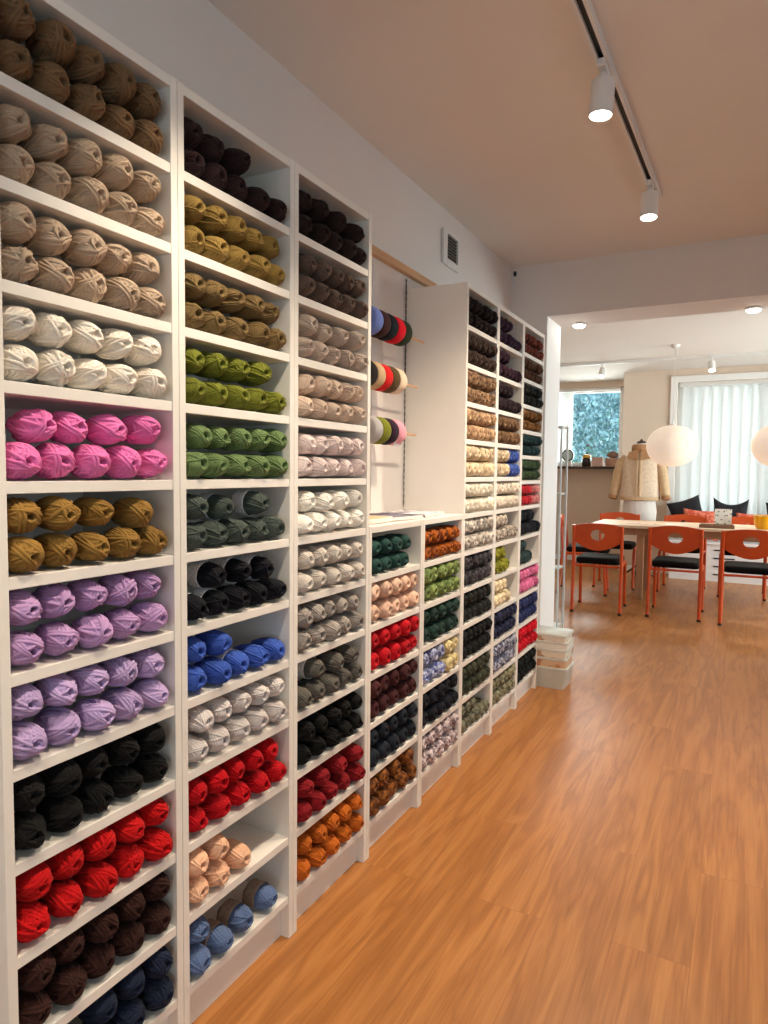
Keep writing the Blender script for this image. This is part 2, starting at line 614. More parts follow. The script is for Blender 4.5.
def bookcase(y0, H, tops, label, w=P):
    root = empty('bookcase', (WX + 0.001, y0 + w / 2, 0), label, 'bookcase', 'white bookcases along the wall')
    g = 0.0006
    xf = -WX - 0.001                      # local x of the front
    for s in (-1, 1):
        ya = s * (w / 2 - g)
        yb = s * (w / 2 - T)
        MB().box(0, xf, min(ya, yb), max(ya, yb), 0, H, 0.001).build('side_panel', M['laminate'], root)
    yi = w / 2 - T - 0.0002
    for k, z in enumerate(tops):
        MB().box(0.006, xf - 0.002, -yi, yi, z - ST, z, 0.001).build('shelf', M['laminate'], root)
    MB().box(0.006, xf - 0.001, -yi, yi, H - 0.021, H - 0.001, 0.001).build('top_panel', M['laminate'], root)
    MB().box(xf - 0.045, xf - 0.027, -yi, yi, 0.0, tops[-1] - ST - 0.0003).build('plinth', M['laminate'], root)
    MB().box(0.001, 0.0055, -yi, yi, 0.02, H - 0.022).build('back_panel', M['laminate_back'], root)
    return root


BAY_Y = [(-1 + i) * P for i in range(8)]
bookcase(BAY_Y[0] + 0.01, 2.02, TALL_ORDER, 'tall white bookcase with pink, lilac and black yarn, nearest along the wall', P - 0.01)
bookcase(BAY_Y[1], 2.02, TALL_ORDER, 'tall white bookcase with lime green and blue yarn, second along the wall')
bookcase(BAY_Y[2], 2.02, TALL_ORDER, 'tall white bookcase with pale grey and orange yarn, before the low bookcases')
bookcase(BAY_Y[3], 1.072, TALL_ORDER[6:], 'waist high white bookcase with deep green and peach yarn at its top')
bookcase(BAY_Y[4], 1.072, TALL_ORDER[6:], 'waist high white bookcase with rust and light green flecked yarn')
bookcase(BAY_Y[5], 2.02, TALL_ORDER, 'tall white bookcase showing its whole bare side above the low bookcases')
bookcase(BAY_Y[6], 2.02, TALL_ORDER, 'tall white bookcase with purple and lime yarn, next to last along the wall')
T6 = [2.0 - 0.1326 * (i + 1) for i in range(6)] + TALL_ORDER[5:]
bookcase(BAY_Y[7], 2.02, T6, 'tall white bookcase with most shelves, last one beside the doorway')


# ------------------------------------------------------------------ yarn balls
def ball_mesh(name, seed, pitch, amp, layers, nu, nv, lift, hole=0.011, belt=(2, 6), expo=2.5, a=0.050, R=0.033, half=0.0535, loners=0):
    """wound ball, axis along x, centre hole at +x; strands stand out as ridges. returns (verts, faces)"""
    rng = np.random.RandomState(seed)
    # profile: (x, r) and a weight telling how much winding shows there
    prof = []
    phis = np.linspace(-PI / 2, PI / 2, nv)
    for ph in phis:
        sx, cx_ = math.sin(ph), math.cos(ph)
        x = a * math.copysign(abs(sx) ** (2 / expo), sx)
        r = R * abs(cx_) ** (2 / expo)
        prof.append((x, r, 1.0))
    # front: replace all with r < hole by a funnel
    out = [p for p in prof if not (p[0] > 0 and p[1] < hole * 1.25)]
    out[0] = (out[0][0], 0.0, 0.3)
    xf = out[-1][0]
    out += [(xf - 0.001, hole * 1.0, 0.7), (xf - 0.005, hole * 0.88, 0.3), (xf - 0.014, hole * 0.8, 0.1), (xf - 0.028, hole * 0.72, 0.05), (xf - 0.034, hole * 0.4, 0.0), (xf - 0.036, 0.0, 0.0)]
    prof = np.array(out)
    nP = len(prof)
    th = np.linspace(0, 2 * PI, nu, endpoint=False)
    X = np.repeat(prof[:, 0][:, None], nu, 1)
    hs = rng.uniform(-0.25, 0.25)
    # the hole is a little oval and pulled to one side
    q = np.clip((hole * 2.4 - prof[:, 1]) / (hole * 2.4), 0, 1) * (prof[:, 0] > 0)
    Rr = prof[:, 1][:, None] * (1 + 0.28 * q[:, None] * np.cos(2 * (th[None, :] - hs * 6)))
    Y = Rr * np.cos(th) + (q * R * 0.14 * math.cos(hs * 20))[:, None]
    Z = Rr * np.sin(th) + (q * R * 0.14 * math.sin(hs * 20))[:, None]
    d = np.stack([X / a, Y / R, Z / R], -1)
    d /= np.maximum(np.linalg.norm(d, axis=-1, keepdims=True), 1e-6)
    Rm = (a + R) / 2
    h = np.full(X.shape, -1.0)
    for k in range(layers + loners):
        lone = k >= layers
        tilt = math.radians(rng.uniform(62, 80) if lone else rng.uniform(52, 74))
        az = rng.uniform(0, 2 * PI)
        n = np.array([math.cos(tilt), math.sin(tilt) * math.cos(az), math.sin(tilt) * math.sin(az)])
        c = rng.uniform(-0.12, 0.12) if lone else rng.uniform(-0.35, 0.35)
        s = (d @ n - c) * Rm + 0.0022 * np.sin(3 * th + rng.uniform(0, 6))[None, :] * rng.uniform(0, 1)
        m = rng.randint(belt[0], belt[1] + 1)
        if lone:
            m = 1 if rng.rand() < 0.6 else 2
        u = s / pitch
        if k == 0:
            inside = np.ones_like(s, bool)
        else:
            inside = np.abs(u) < m / 2
        fr = (u + (0.5 if m % 2 else 0)) % 1.0 * 2 - 1
        hh = rng.uniform(0, 1) * lift + amp * np.sqrt(np.clip(1 - fr * fr, 0, 1))
        if lone:
            hh = lift * rng.uniform(1.1, 1.6) + amp * np.sqrt(np.clip(1 - fr * fr, 0, 1))
        if k == 0:
            hh = amp * np.sqrt(np.clip(1 - fr * fr, 0, 1))
        h = np.where(inside, np.maximum(h, hh), h)
    h = h * prof[:, 2][:, None]
    # lumpiness
    lump = np.zeros_like(h)
    for _ in range(5):
        v = rng.normal(size=3)
        lump += 0.0009 * np.sin((d @ v) * 3.0 + rng.uniform(0, 6))
    h = h + lump * prof[:, 2][:, None]
    # outward normal of the ellipsoid
    nrm = np.stack([d[..., 0] / a, d[..., 1] / R, d[..., 2] / R], -1)
    nrm /= np.maximum(np.linalg.norm(nrm, axis=-1, keepdims=True), 1e-9)
    V = np.stack([X, Y, Z], -1) + nrm * h[..., None]
    # normalise to length 0.115 and diameter 0.0685
    rad = np.sqrt(V[..., 1] ** 2 + V[..., 2] ** 2).max()
    V[..., 1:] *= 0.0342 / rad  # diameter
    V[..., 0] -= (V[..., 0].max() + V[..., 0].min()) / 2
    V[..., 0] *= half / V[..., 0].max()
    ang = rng.uniform(0, 2 * PI)
    ry, rz = V[..., 1] * math.cos(ang) - V[..., 2] * math.sin(ang), V[..., 1] * math.sin(ang) + V[..., 2] * math.cos(ang)
    V[..., 1], V[..., 2] = ry, rz
    V[0] = V[0].mean(0)
    V[-1] = V[-1].mean(0)
    verts = np.concatenate([V[0, :1], V[1:-1].reshape(-1, 3), V[-1, :1]], 0)
    faces = []
    nr = nP - 2
    for k in range(nu):
        faces.append((0, 1 + (k + 1) % nu, 1 + k))
    for i in range(nr - 1):
        o = 1 + i * nu
        for k in range(nu):
            k2 = (k + 1) % nu
            faces.append((o + k, o + k2, o + nu + k2, o + nu + k))
    o = 1 + (nr - 1) * nu
    L = len(verts) - 1
    for k in range(nu):
        faces.append((o + k, o + (k + 1) % nu, L))
    return verts, faces


def mesh_from(name, verts, faces, mat):
    me = bpy.data.meshes.new(name)
    me.from_pydata([tuple(v) for v in verts], [], faces)
    me.materials.append(mat)
    me.polygons.foreach_set('use_smooth', [True] * len(me.polygons))
    me.update()
    return me


WOOL = [mesh_from('wool_ball', *ball_mesh('w', 100 + i, 0.0070, 0.0058, 34, 208, 128, 0.0090, hole=0.0054, belt=(1, 4), expo=2.25, a=0.044, half=0.046, loners=9), M['wool']) for i in range(7)]
COTTON = [mesh_from('cotton_ball', *ball_mesh('c', 200 + i, 0.0054, 0.0044, 26, 192, 116, 0.0052, hole=0.0078, belt=(2, 6), expo=2.3, a=0.048, half=0.050, loners=5), M['cotton']) for i in range(7)]


def band_mesh(mat):
    """paper band hugging the middle of a ball"""
    b = MB()
    pr = []
    for x in np.linspace(-0.030, 0.006, 9):
        pr.append((0.0345, x))
    inner = [(r - 0.0006, x) for r, x in pr[::-1]]
    ring = pr + inner + [pr[0]]
    b.lathe(ring, 40, axis='X')
    bmesh.ops.remove_doubles(b.bm, verts=b.bm.verts, dist=1e-6)
    o = b.build('paper_band', mat, smooth=True)
    me = o.data
    bpy.data.objects.remove(o)
    return me


BAND = {'w': band_mesh(M['band_white']), 'b': band_mesh(M['band_brown'])}
ORD = ['first', 'second', 'third', 'fourth', 'fifth', 'sixth']


def ball(meshes, colour, x, y, z, wid, hgt, label, group, band=None, rng=random):
    o = bpy.data.objects.new('yarn_ball', rng.choice(meshes))
    COL.objects.link(o)
    ln = rng.uniform(0.95, 1.02)
    yaw = math.radians(rng.uniform(-2.2, 2.2))
    flip = rng.choice((0, PI))
    o.rotation_euler = (flip, 0, yaw)
    o.scale = (ln, wid / 0.0685, hgt / 0.0685)
    o.location = (x - (0.046 if meshes is WOOL else 0.050) * ln, y, z)
    v = rng.uniform(0.92, 1.08)
    o.color = (colour[0] * v, colour[1] * v, colour[2] * v, 1)
    tag(o, label, 'yarn ball', group)
    if band:
        c = bpy.data.objects.new('paper_band', BAND[band])
        COL.objects.link(c)
        c.parent = o
        c['label'] = 'white printed paper band' if band == 'w' else 'brown printed paper band'
    return o


# per cell: what it is called, colour, upper row slots, lower row slots, kind of band
# slots are positions 0..4 across the cell; None = all five
A5 = [0, 1, 2, 3, 4]
BAYS = [
    (0, WOOL, [
        ('walnut brown', (122, 94, 66), A5, A5, 'on top shelf'),
        ('oatmeal', (178, 156, 134), A5, A5, 'below walnut brown yarn'),
        ('sand beige', (186, 164, 142), A5, A5, 'above snow white yarn'),
        ('snow white', (236, 228, 216), A5, A5, 'over the hot pink shelf'),
        ('hot pink', (234, 124, 188), [0.5, 1.45, 2.6, 3.8], A5, 'above ochre yarn'),
        ('ochre', (146, 111, 54), [0, 1.0, 2.2, 3.5], A5, 'below hot pink yarn'),
        ('lilac', (180, 144, 192), A5, A5, 'below ochre yarn'),
        ('lavender', (182, 158, 204), A5, A5, 'above jet black yarn'),
        ('jet black', (14, 13, 14), A5, A5, 'below lavender yarn'),
        ('chunky scarlet', (184, 14, 18), A5, A5, 'below jet black yarn'),
        ('dark chocolate', (50, 25, 21), A5, A5, 'below scarlet yarn'),
        ('midnight blue', (28, 36, 58), A5, [2, 3, 4], 'on lowest shelf'),
    ]),
    (1, COTTON, [
        ('dark plum', (46, 29, 31), [0, 1, 2.1], A5, 'on top shelf'),
        ('mustard olive', (138, 112, 58), A5, A5, 'below dark plum yarn'),
        ('olive brown', (120, 98, 62), A5, A5, 'above lime yarn'),
        ('lime green', (112, 117, 40), [0, 1, 2.1, 3.1], A5, 'below olive brown yarn'),
        ('leaf green', (104, 126, 80), A5, A5, 'below lime yarn'),
        ('slate green', (74, 84, 78), [0.1, 1.4, 3.0], A5, 'below leaf green yarn'),
        ('blue black', (14, 15, 24), [0.95, 2.2, 3.4], A5, 'above royal blue yarn'),
        ('royal blue', (60, 90, 178), [0.05, 1.2], A5, 'below blue black yarn'),
        ('pale grey', (206, 198, 196), A5, A5, 'below royal blue yarn'),
        ('crimson', (178, 8, 22), A5, A5, 'below pale grey yarn'),
        ('pale peach', (232, 184, 152), [0, 1.0], [0, 1.0, 2.1], 'below crimson yarn'),
        ('denim blue', (92, 112, 152), [0.1], [0, 1.05, 2.2, 3.55], 'on lowest shelf'),
    ]),
    (2, COTTON, [
        ('black brown', (42, 29, 27), [0, 1, 2.3, 3.6], A5, 'on top shelf'),
        ('taupe brown', (100, 82, 72), A5, A5, 'below black brown yarn'),
        ('stone beige', (190, 172, 158), [0.3, 1.5, 2.6, 3.8], A5, 'below taupe yarn'),
        ('warm beige', (208, 186, 168), A5, A5, 'above blush white yarn'),
        ('blush white', (222, 206, 204), A5, A5, 'below warm beige yarn'),
        ('bright white', (240, 236, 228), [0.3, 1.5, 2.6, 3.8], A5, 'below blush white yarn'),
        ('silver grey', (196, 188, 180), A5, A5, 'below bright white yarn'),
        ('mid grey', (154, 146, 140), A5, A5, 'above dark grey yarn'),
        ('dark grey', (92, 88, 82), [1.0, 2.4, 3.6], A5, 'below mid grey yarn'),
        ('pitch black', (13, 13, 13), A5, A5, 'below dark grey yarn'),
        ('wine red', (134, 22, 30), [0.2, 1.4, 2.7, 3.9], A5, 'above orange yarn'),
        ('burnt orange', (182, 94, 28), A5, A5, 'on lowest shelf'),
    ]),
]
BAY_NAME = ['nearest bookcase', 'second bookcase', 'third bookcase']
CELL_TOP = [2.0] + TALL_ORDER[:-1]

BANDS = {('slate green', 'u', 2): 'w', ('blue black', 'u', 0): 'w', ('blue black', 'u', 1): 'w', ('blue black', 'u', 2): 'w',
         ('blue black', 'l', 0): 'w', ('blue black', 'l', 1): 'w', ('dark grey', 'u', 0): 'w',
         ('denim blue', 'l', 1): 'b', ('denim blue', 'l', 2): 'b', ('denim blue', 'l', 3): 'b', ('denim blue', 'u', 0): 'b',
         ('slate green', 'u', 1): 'w', ('royal blue', 'l', 2): 'w'}

for bay, meshes, cells in BAYS:
    y0 = BAY_Y[bay] + T + (0.01 if bay == 0 else 0)
    inner = P - 2 * T - (0.01 if bay == 0 else 0)
    pitch = inner / 5
    for (cname, rgb, up, low, where), zt in zip(cells, TALL_ORDER):
        col = lin(*rgb)
        grp = cname + ' yarn balls'
        clear = ([2.0] + [t - ST for t in TALL_ORDER])[TALL_ORDER.index(zt)] - zt
        wool = meshes is WOOL
        H0 = (clear - 0.004) / 2 if wool else 0.0640
        mirror = random.random() < 0.5
        lower = []
        for row, slots in (('l', low), ('u', up)):
            for i, sl in enumerate(slots):
                wid = (0.0698 if wool else 0.0712) * random.uniform(0.985, 1.0)
                hgt = H0 * random.uniform(0.975, 1.0)
                if row == 'u' and slots is A5:
                    sl = sl * 0.97 + (0.13 if mirror else 0.0) if wool else sl * 0.93 + (0.28 if mirror else 0.02)
                    wid = 0.0682 if wool else 0.0668
                y = y0 + inner / 2 + pitch * (sl - 2) * 0.98 + random.uniform(-0.0008, 0.0008)
                x = random.uniform(0.004, 0.015) + (0.004 if bay == 2 else 0) - (0.0 if row == 'l' else random.uniform(0.0, 0.006))
                z = zt + hgt / 2 + 0.0004
                if row == 'l':
                    lower.append((y, wid, hgt))
                else:                        # rests on whichever lower balls are underneath
                    for yy, ww, hh in lower:
                        g = abs(y - yy) / ((wid + ww) / 2)
                        if g < 1:
                            z = max(z, zt + hh / 2 + (hh + hgt) / 2 * math.sqrt(1 - g * g) + 0.0006)
                z = min(z, zt + clear - 0.0006 - hgt / 2)
                wh = where + ' of ' + BAY_NAME[bay] if where.startswith('on') else where
                lab = '%s yarn ball %s, %s from left in %s row' % (cname, wh, ORD[i], 'upper' if row == 'u' else 'lower')
                ball(meshes, col, x, y, z, wid, hgt, lab, grp, BANDS.get((cname, row, i)))

# ------------------------------------------------------------------ the yarn of the far bookcases: past three hundred, one object
fv, ff = ball_mesh('f', 300, 0.0085, 0.0042, 16, 48, 30, 0.0048, hole=0.0080, belt=(2, 5), expo=3.2)
fv = np.array(fv)
K = lin
FAR = {
    3: [((40, 74, 70), None, [0.1, 1.1, 2.1, 3.1], [0, 1, 2, 3], 4), ((236, 196, 172), None, A5, A5, 5), ((186, 16, 30), None, A5, A5, 5),
        ((70, 32, 34), None, A5, A5, 5), ((30, 36, 46), None, A5, A5, 5), ((140, 84, 34), (88, 50, 30), [0, 1, 2.2, 3.6], A5, 5)],
    4: [((176, 92, 26), (104, 52, 24), A5, A5, 5), ((140, 156, 92), (92, 112, 66), A5, A5, 5), ((36, 62, 52), (28, 46, 44), A5, A5, 5),
        'blue_cream', ((26, 28, 38), None, A5, A5, 5), ((222, 206, 208), (128, 112, 120), A5, A5, 5)],
    5: [((34, 24, 24), None, A5, A5, 5), ((74, 56, 46), (50, 38, 34), A5, A5, 5), ((170, 136, 104), (104, 78, 60), A5, A5, 5),
        ((206, 172, 136), (150, 118, 92), A5, A5, 5), ((226, 204, 172), None, A5, A5, 5), ((242, 234, 216), None, A5, A5, 5),
        ((206, 198, 188), (140, 134, 130), A5, A5, 5), ((74, 70, 74), (46, 44, 50), A5, A5, 5), ((34, 36, 34), None, A5, A5, 5),
        ((24, 26, 28), None, A5, A5, 5), ((66, 70, 54), (52, 54, 44), A5, A5, 5), ((134, 132, 112), (96, 98, 84), [0, 1, 2], A5, 5)],
    6: [((56, 36, 56), None, [0, 1, 2], A5, 5), ((58, 34, 48), None, [0, 1, 2], A5, 5), ((44, 30, 36), None, [0, 1, 2, 3], A5, 5),
        ((136, 104, 76), (94, 70, 52), A5, A5, 5), 'cream_blue', ((234, 222, 206), None, A5, A5, 5),
        ((198, 186, 172), (130, 122, 116), [0, 1, 2], A5, 5), ((150, 148, 46), (108, 112, 40), [0.5, 1.4], [0, 1, 2, 3], 5), ((236, 218, 182), None, [0, 1, 2], [0, 1, 2, 3], 5),
        ((44, 48, 78), (30, 34, 54), A5, A5, 5), ((176, 176, 190), (72, 78, 108), A5, A5, 5), ((150, 144, 116), (104, 104, 84), A5, A5, 5)],
    7: [((132, 66, 48), (84, 46, 40), A5, A5, 5), ((96, 64, 42), (70, 48, 36), A5, A5, 5), ((28, 34, 34), None, A5, A5, 5),
        ((140, 98, 50), (96, 66, 40), A5, A5, 5), ((30, 58, 62), None, A5, A5, 5), ((62, 84, 54), (44, 62, 48), A5, A5, 5), 'red_pink',
        ((24, 28, 38), None, [0, 1, 2, 3], A5, 5), ((46, 66, 70), None, [0, 1], [0, 1, 2, 3], 5), ((226, 120, 166), None, A5, A5, 5),
        ((44, 52, 98), None, A5, A5, 5), ((206, 16, 36), None, A5, A5, 5), ((22, 24, 26), None, A5, A5, 5)],
}
SPECIAL = {'blue_cream': [(92, 108, 170), (92, 108, 170), (92, 108, 170), (232, 214, 160), (232, 214, 160)],
           'cream_blue': [(232, 212, 180), (232, 212, 180), (70, 96, 178), (70, 96, 178), (70, 96, 178)],
           'red_pink': [(196, 44, 56), (196, 44, 56), (214, 110, 116), (226, 150, 150), (226, 160, 156)]}
AV, AF, C1, C2 = [], [], [], []
off = 0
frng = np.random.RandomState(5)
for bay, cells in FAR.items():
    tops = TALL_ORDER[6:] if bay in (3, 4) else (T6 if bay == 7 else TALL_ORDER)
    tops_above = ([1.05] if bay in (3, 4) else [2.0]) + list(tops[:-1])
    y0 = BAY_Y[bay] + T
    for cell, zt, za in zip(cells, tops, tops_above):
        n = 5
        if isinstance(cell, str):
            cols, up, low = SPECIAL[cell], A5, A5
        else:
            cols, up, low = None, cell[2], cell[3]
        if bay >= 5:                        # thinner balls, six in a row
            f_ = 6 / 5.0
            if up == A5:
                up = [0, 1, 2, 3, 4, 5]
            if low == A5:
                low = [0, 1, 2, 3, 4, 5]
            n = 6
        pt = (P - 2 * T) / n
        hgt = min(0.0685, (za - ST - zt - 0.002) / 2)
        for row, slots in enumerate((low, up)):
            for sl in slots:
                if cols:
                    c1 = cols[min(4, int(sl * 5 / n))]
                    c2 = tuple(min(255, int(v * 0.82)) for v in c1)
                    if cell == 'blue_cream' and sl < 3:
                        c2 = (188, 192, 214)
                else:
                    c1 = cell[0]
                    c2 = cell[1] or tuple(int(v * 0.88) for v in c1)
                an = frng.uniform(0, 2 * PI)
                V = fv.copy()
                ca, sa = math.cos(an), math.sin(an)
                V[:, 1], V[:, 2] = fv[:, 1] * ca - fv[:, 2] * sa, fv[:, 1] * sa + fv[:, 2] * ca
                V[:, 1] *= pt * 0.985 / 0.0685
                V[:, 2] *= hgt / 0.0685
                V += np.array([frng.uniform(0.000, 0.012) - 0.0535, y0 + pt * (sl + 0.5), zt + hgt * (0.5 + row) + 0.0006])
                AV.append(V)
                AF.append((off, len(V)))
                vv = frng.uniform(0.8, 1.15)
                C1.append(np.repeat(np.array([[*(v * vv for v in K(*c1)[:3]), 1]]), len(V), 0))
                C2.append(np.repeat(np.array([[*(v * vv for v in K(*c2)[:3]), 1]]), len(V), 0))
                off += len(V)
me = bpy.data.meshes.new('yarn_balls')
faces = []
for o_, _ in AF:
    faces.extend([tuple(i + o_ for i in f) for f in ff])
me.from_pydata(np.concatenate(AV).tolist(), [], faces)
me.polygons.foreach_set('use_smooth', [True] * len(me.polygons))
for nm, dat in (('yarn_colour', C1), ('fleck_colour', C2)):
    at = me.attributes.new(nm, 'FLOAT_COLOR', 'POINT')
    at.data.foreach_set('color', np.concatenate(dat).astype(np.float32).ravel())
me.materials.append(M['mass'])
o = bpy.data.objects.new('yarn_balls', me)
COL.objects.link(o)
tag(o, 'yarn balls of many colours filling the low bookcases and three far tall bookcases', 'yarn balls', kind='stuff')


# ------------------------------------------------------------------ wall display: dowels with yarn cakes, rail, vent
def yarn_cake(colour, y, x, z, r, th, label, tagged=False):
    prof = [(0.0055, -th / 2 + 0.002), (0.010, -th / 2), (0.014, -th / 2 - 0.001)]
    k = 14
    for i in range(k + 1):
        t_ = i / k
        a_ = PI * (t_ - 0.5)
        rr = r - 0.012 + 0.012 * math.cos(a_) ** 0.7 if abs(math.cos(a_)) > 1e-4 else r - 0.012
        prof.append((rr + 0.0006 * math.sin(t_ * 60), th / 2 * math.sin(a_)))
    prof += [(0.014, th / 2 + 0.001), (0.010, th / 2), (0.0055, th / 2 - 0.002), (0.0055, -th / 2 + 0.002)]
    ob = MB().lathe(prof, 40, axis='Y').build('hanging_yarn_cake', M['wool'], smooth=True, auto=50)
    ob.location = (x, y, z)
    ob.color = lin(*colour)
    tag(ob, label, 'yarn', 'yarn cakes threaded on the wall dowels')
    if tagged:
        q = MB()
        q.box(-0.001, 0.001, -th * 0.46, th * 0.46, -0.045, -0.005)
        lb = q.build('paper_tag', M['band_white'], ob)
        lb.location = (r * 0.86, 0, -r * 0.30)
        lb.rotation_euler = (0, math.radians(38), 0)
        lb['label'] = 'white printed paper tag'
    return ob


CAKE_X = WX + 0.106
DOW = [
    (1.780, 1.555, 1.065, 0.060, [((104, 126, 196), 'light blue'), ((60, 36, 40), 'dark brown'), ((20, 28, 38), 'black'), ((214, 18, 40), 'red'), ((44, 58, 42), 'dark green')], 'top'),
    (1.590, 1.505, 1.030, 0.059, [((30, 27, 27), 'black'), ((196, 166, 132), 'tan'), ((216, 30, 34), 'red'), ((92, 72, 46), 'olive brown'), ((234, 212, 186), 'cream')], 'middle'),
    (1.395, 1.488, 1.070, 0.063, [((168, 164, 166), 'grey'), ((118, 124, 36), 'olive green'), ((44, 24, 44), 'dark purple'), ((232, 158, 176), 'pink')], 'lowest'),
]
for z, ytip, ys, th, cakes, nm in DOW:
    d = empty('dowel', (CAKE_X, 0.86, z), 'thin wooden dowel sticking out of yarn cakes, %s of the three on the wall' % nm, 'dowel', 'wooden dowels on the wall')
    MB().tube([(0, 0, 0), (0, ytip - 0.86, 0)], 0.0045, 12).build('rod', M['dowel'], d, smooth=True, auto=50)
    hb = MB()
    hb.box(-0.104, 0.008, -0.004, 0.004, -0.012, -0.0046)
    hb.box(-0.1035, -0.100, -0.012, 0.012, -0.035, 0.02)
    hb.build('wall_bracket', M['steel'], d)
for z, ytip, ys, th, cakes, nm in DOW:
    y = ys + th / 2
    for i, (c, cn) in enumerate(cakes):
        yarn_cake(c, y + i * th, CAKE_X, z, 0.049 + 0.002 * random.random(), th * 0.94, '%s round yarn cake on the %s wall dowel' % (cn, nm), cn == 'pink')

r_ = MB().box(WX + 0.0005, WX + 0.026, 0.80, 1.87, 2.074, 2.106, 0.003).build('wall_rail', M['dowel'])
tag(r_, 'long pale wooden rail fixed along the wall above the yarn cakes', 'rail')
pts = []
cd = MB()  # cord; its thin lower part stands in for the dark gap beside the bookcase
for s in range(2):
    pts = [(WX + 0.008 + (0.0022 if k < 70 else 0.0012) * math.cos(k * 0.7 + s * PI), 1.588 + (0.0022 if k < 70 else 0.0012) * math.sin(k * 0.7 + s * PI), 2.06 - k * 0.006) for k in range(162)]
    cd.tube(pts, 0.0015, 6)
cd = cd.build('twisted_rope_gap_line', M['black'], smooth=True)
tag(cd, 'black twisted cord, thin below for the dark gap, at the bare side of bookcase', 'rope')
hk = MB().tube([(WX + 0.012, 1.588, 2.076), (WX + 0.016, 1.588, 2.070), (WX + 0.014, 1.588, 2.060), (WX + 0.008, 1.588, 2.057)], 0.002, 8).build('hook', M['steel'], cd, smooth=True)
hk['label'] = 'small steel hook'
sc_ = MB().tube([(WX + 0.004, 1.30, 2.077), (WX + 0.004, 1.302, 1.09)], 0.0013, 8).build('hanging_string', M['linen'], smooth=True)
tag(sc_, 'thin pale string hanging from the wooden rail behind the yarn cakes', 'string')

v = empty('wall_vent', (WX + 0.001, 2.070, 2.312), 'white framed air vent with dark grille high on the wall', 'vent')
b = MB()
b.box(0, 0.014, -0.102, -0.055, -0.080, 0.082, 0.003)
b.box(0, 0.014, 0.078, 0.094, -0.080, 0.082, 0.003)
b.box(0, 0.014, -0.055, 0.078, 0.068, 0.082, 0.003)
b.box(0, 0.014, -0.055, 0.078, -0.080, -0.048, 0.003)
b.build('vent_frame', M['fixture'], v)
MB().box(0.0005, 0.002, -0.055, 0.078, -0.048, 0.068).build('vent_back', M['grille_dark'], v)
b = MB()
for k in range(8):
    zc = -0.042 + k * 0.0148
    b.box(0.004, 0.0115, -0.0545, 0.0775, zc - 0.001, zc + 0.001, 0, Matrix.Translation((0.007, 0, zc)) @ Matrix.Rotation(0.35, 4, 'Y') @ Matrix.Translation((-0.007, 0, -zc)))
b.build('grille', M['grille'], v)
k_ = MB().lathe([(0, 0), (0.009, 0), (0.010, 0.004), (0.008, 0.010), (0.004, 0.013), (0, 0.013)], 20, axis='Y', mtx=Matrix.Diagonal((1, -1, 1.7, 1))).build('wall_knob', M['black'], smooth=True, auto=50)  # small dark dot of unknown use, shaped as a knob
k_.location = (WX + 0.022, YE - 0.0005, 2.452)
tag(k_, 'small black knob in the corner near the ceiling', 'socket')

# booklets on the low bookcases
def booklet(x, y, w, h, th, rz, mat, label, z=1.0725):
    ob = MB().box(-w / 2, w / 2, -h / 2, h / 2, 0, th, 0.001).build('pattern_booklet', mat)
    pg = MB().box(-w / 2 + 0.002, w / 2 + 0.0015, -h / 2 + 0.002, h / 2 - 0.002, 0.0012, th - 0.0012).build('pages', M['paper'], ob)
    ob.location = (x, y, z)
    ob.rotation_euler = (0, 0, rz)
    tag(ob, label, 'booklet', 'booklets on the low bookcases')
    return ob


booklet(-0.125, 0.945, 0.16, 0.21, 0.018, 0.06, M['kraft'], 'tan paper booklet on low bookcase, nearest the tall bookcase')
booklet(-0.13, 1.165, 0.18, 0.20, 0.014, -0.12, M['book_dark'], 'dark blue patterned booklet lying on low bookcase')
booklet(-0.14, 1.41, 0.18, 0.24, 0.012, 0.1, M['book_lilac'], 'white and lilac patterned booklet beside the bare bookcase side')


# ------------------------------------------------------------------ track lights
def track(x, y0, y1, z, label, along='Y'):
    t = empty('light_track', (x, (y0 + y1) / 2, z) if along == 'Y' else ((y0 + y1) / 2, x, z), label, 'light track')
    L = (y1 - y0) / 2
    b = MB()
    w, h = 0.018, 0.030
    if along == 'Y':
        b.box(-w, -w + 0.009, -L, L, -h, 0)
        b.box(w - 0.009, w, -L, L, -h, 0)
        b.box(-w + 0.009, w - 0.009, -L, L, -0.012, 0)
        b.box(-w + 0.009, w - 0.009, L - 0.02, L, -h, -0.012)
    else:
        b.box(-L, L, -w, -w + 0.009, -h, 0)
        b.box(-L, L, w - 0.009, w, -h, 0)
        b.box(-L, L, -w + 0.009, w - 0.009, -0.012, 0)
    b.build('rail', M['fixture'], t)
    b = MB()
    if along == 'Y':
        b.box(-w + 0.0095, w - 0.0095, -L + 0.001, L - 0.021, -0.0185, -0.0125)
    else:
        b.box(-L + 0.001, L - 0.001, -w + 0.0095, w - 0.0095, -0.0185, -0.0125)
    b.build('slot', M['black'], t)
    return t


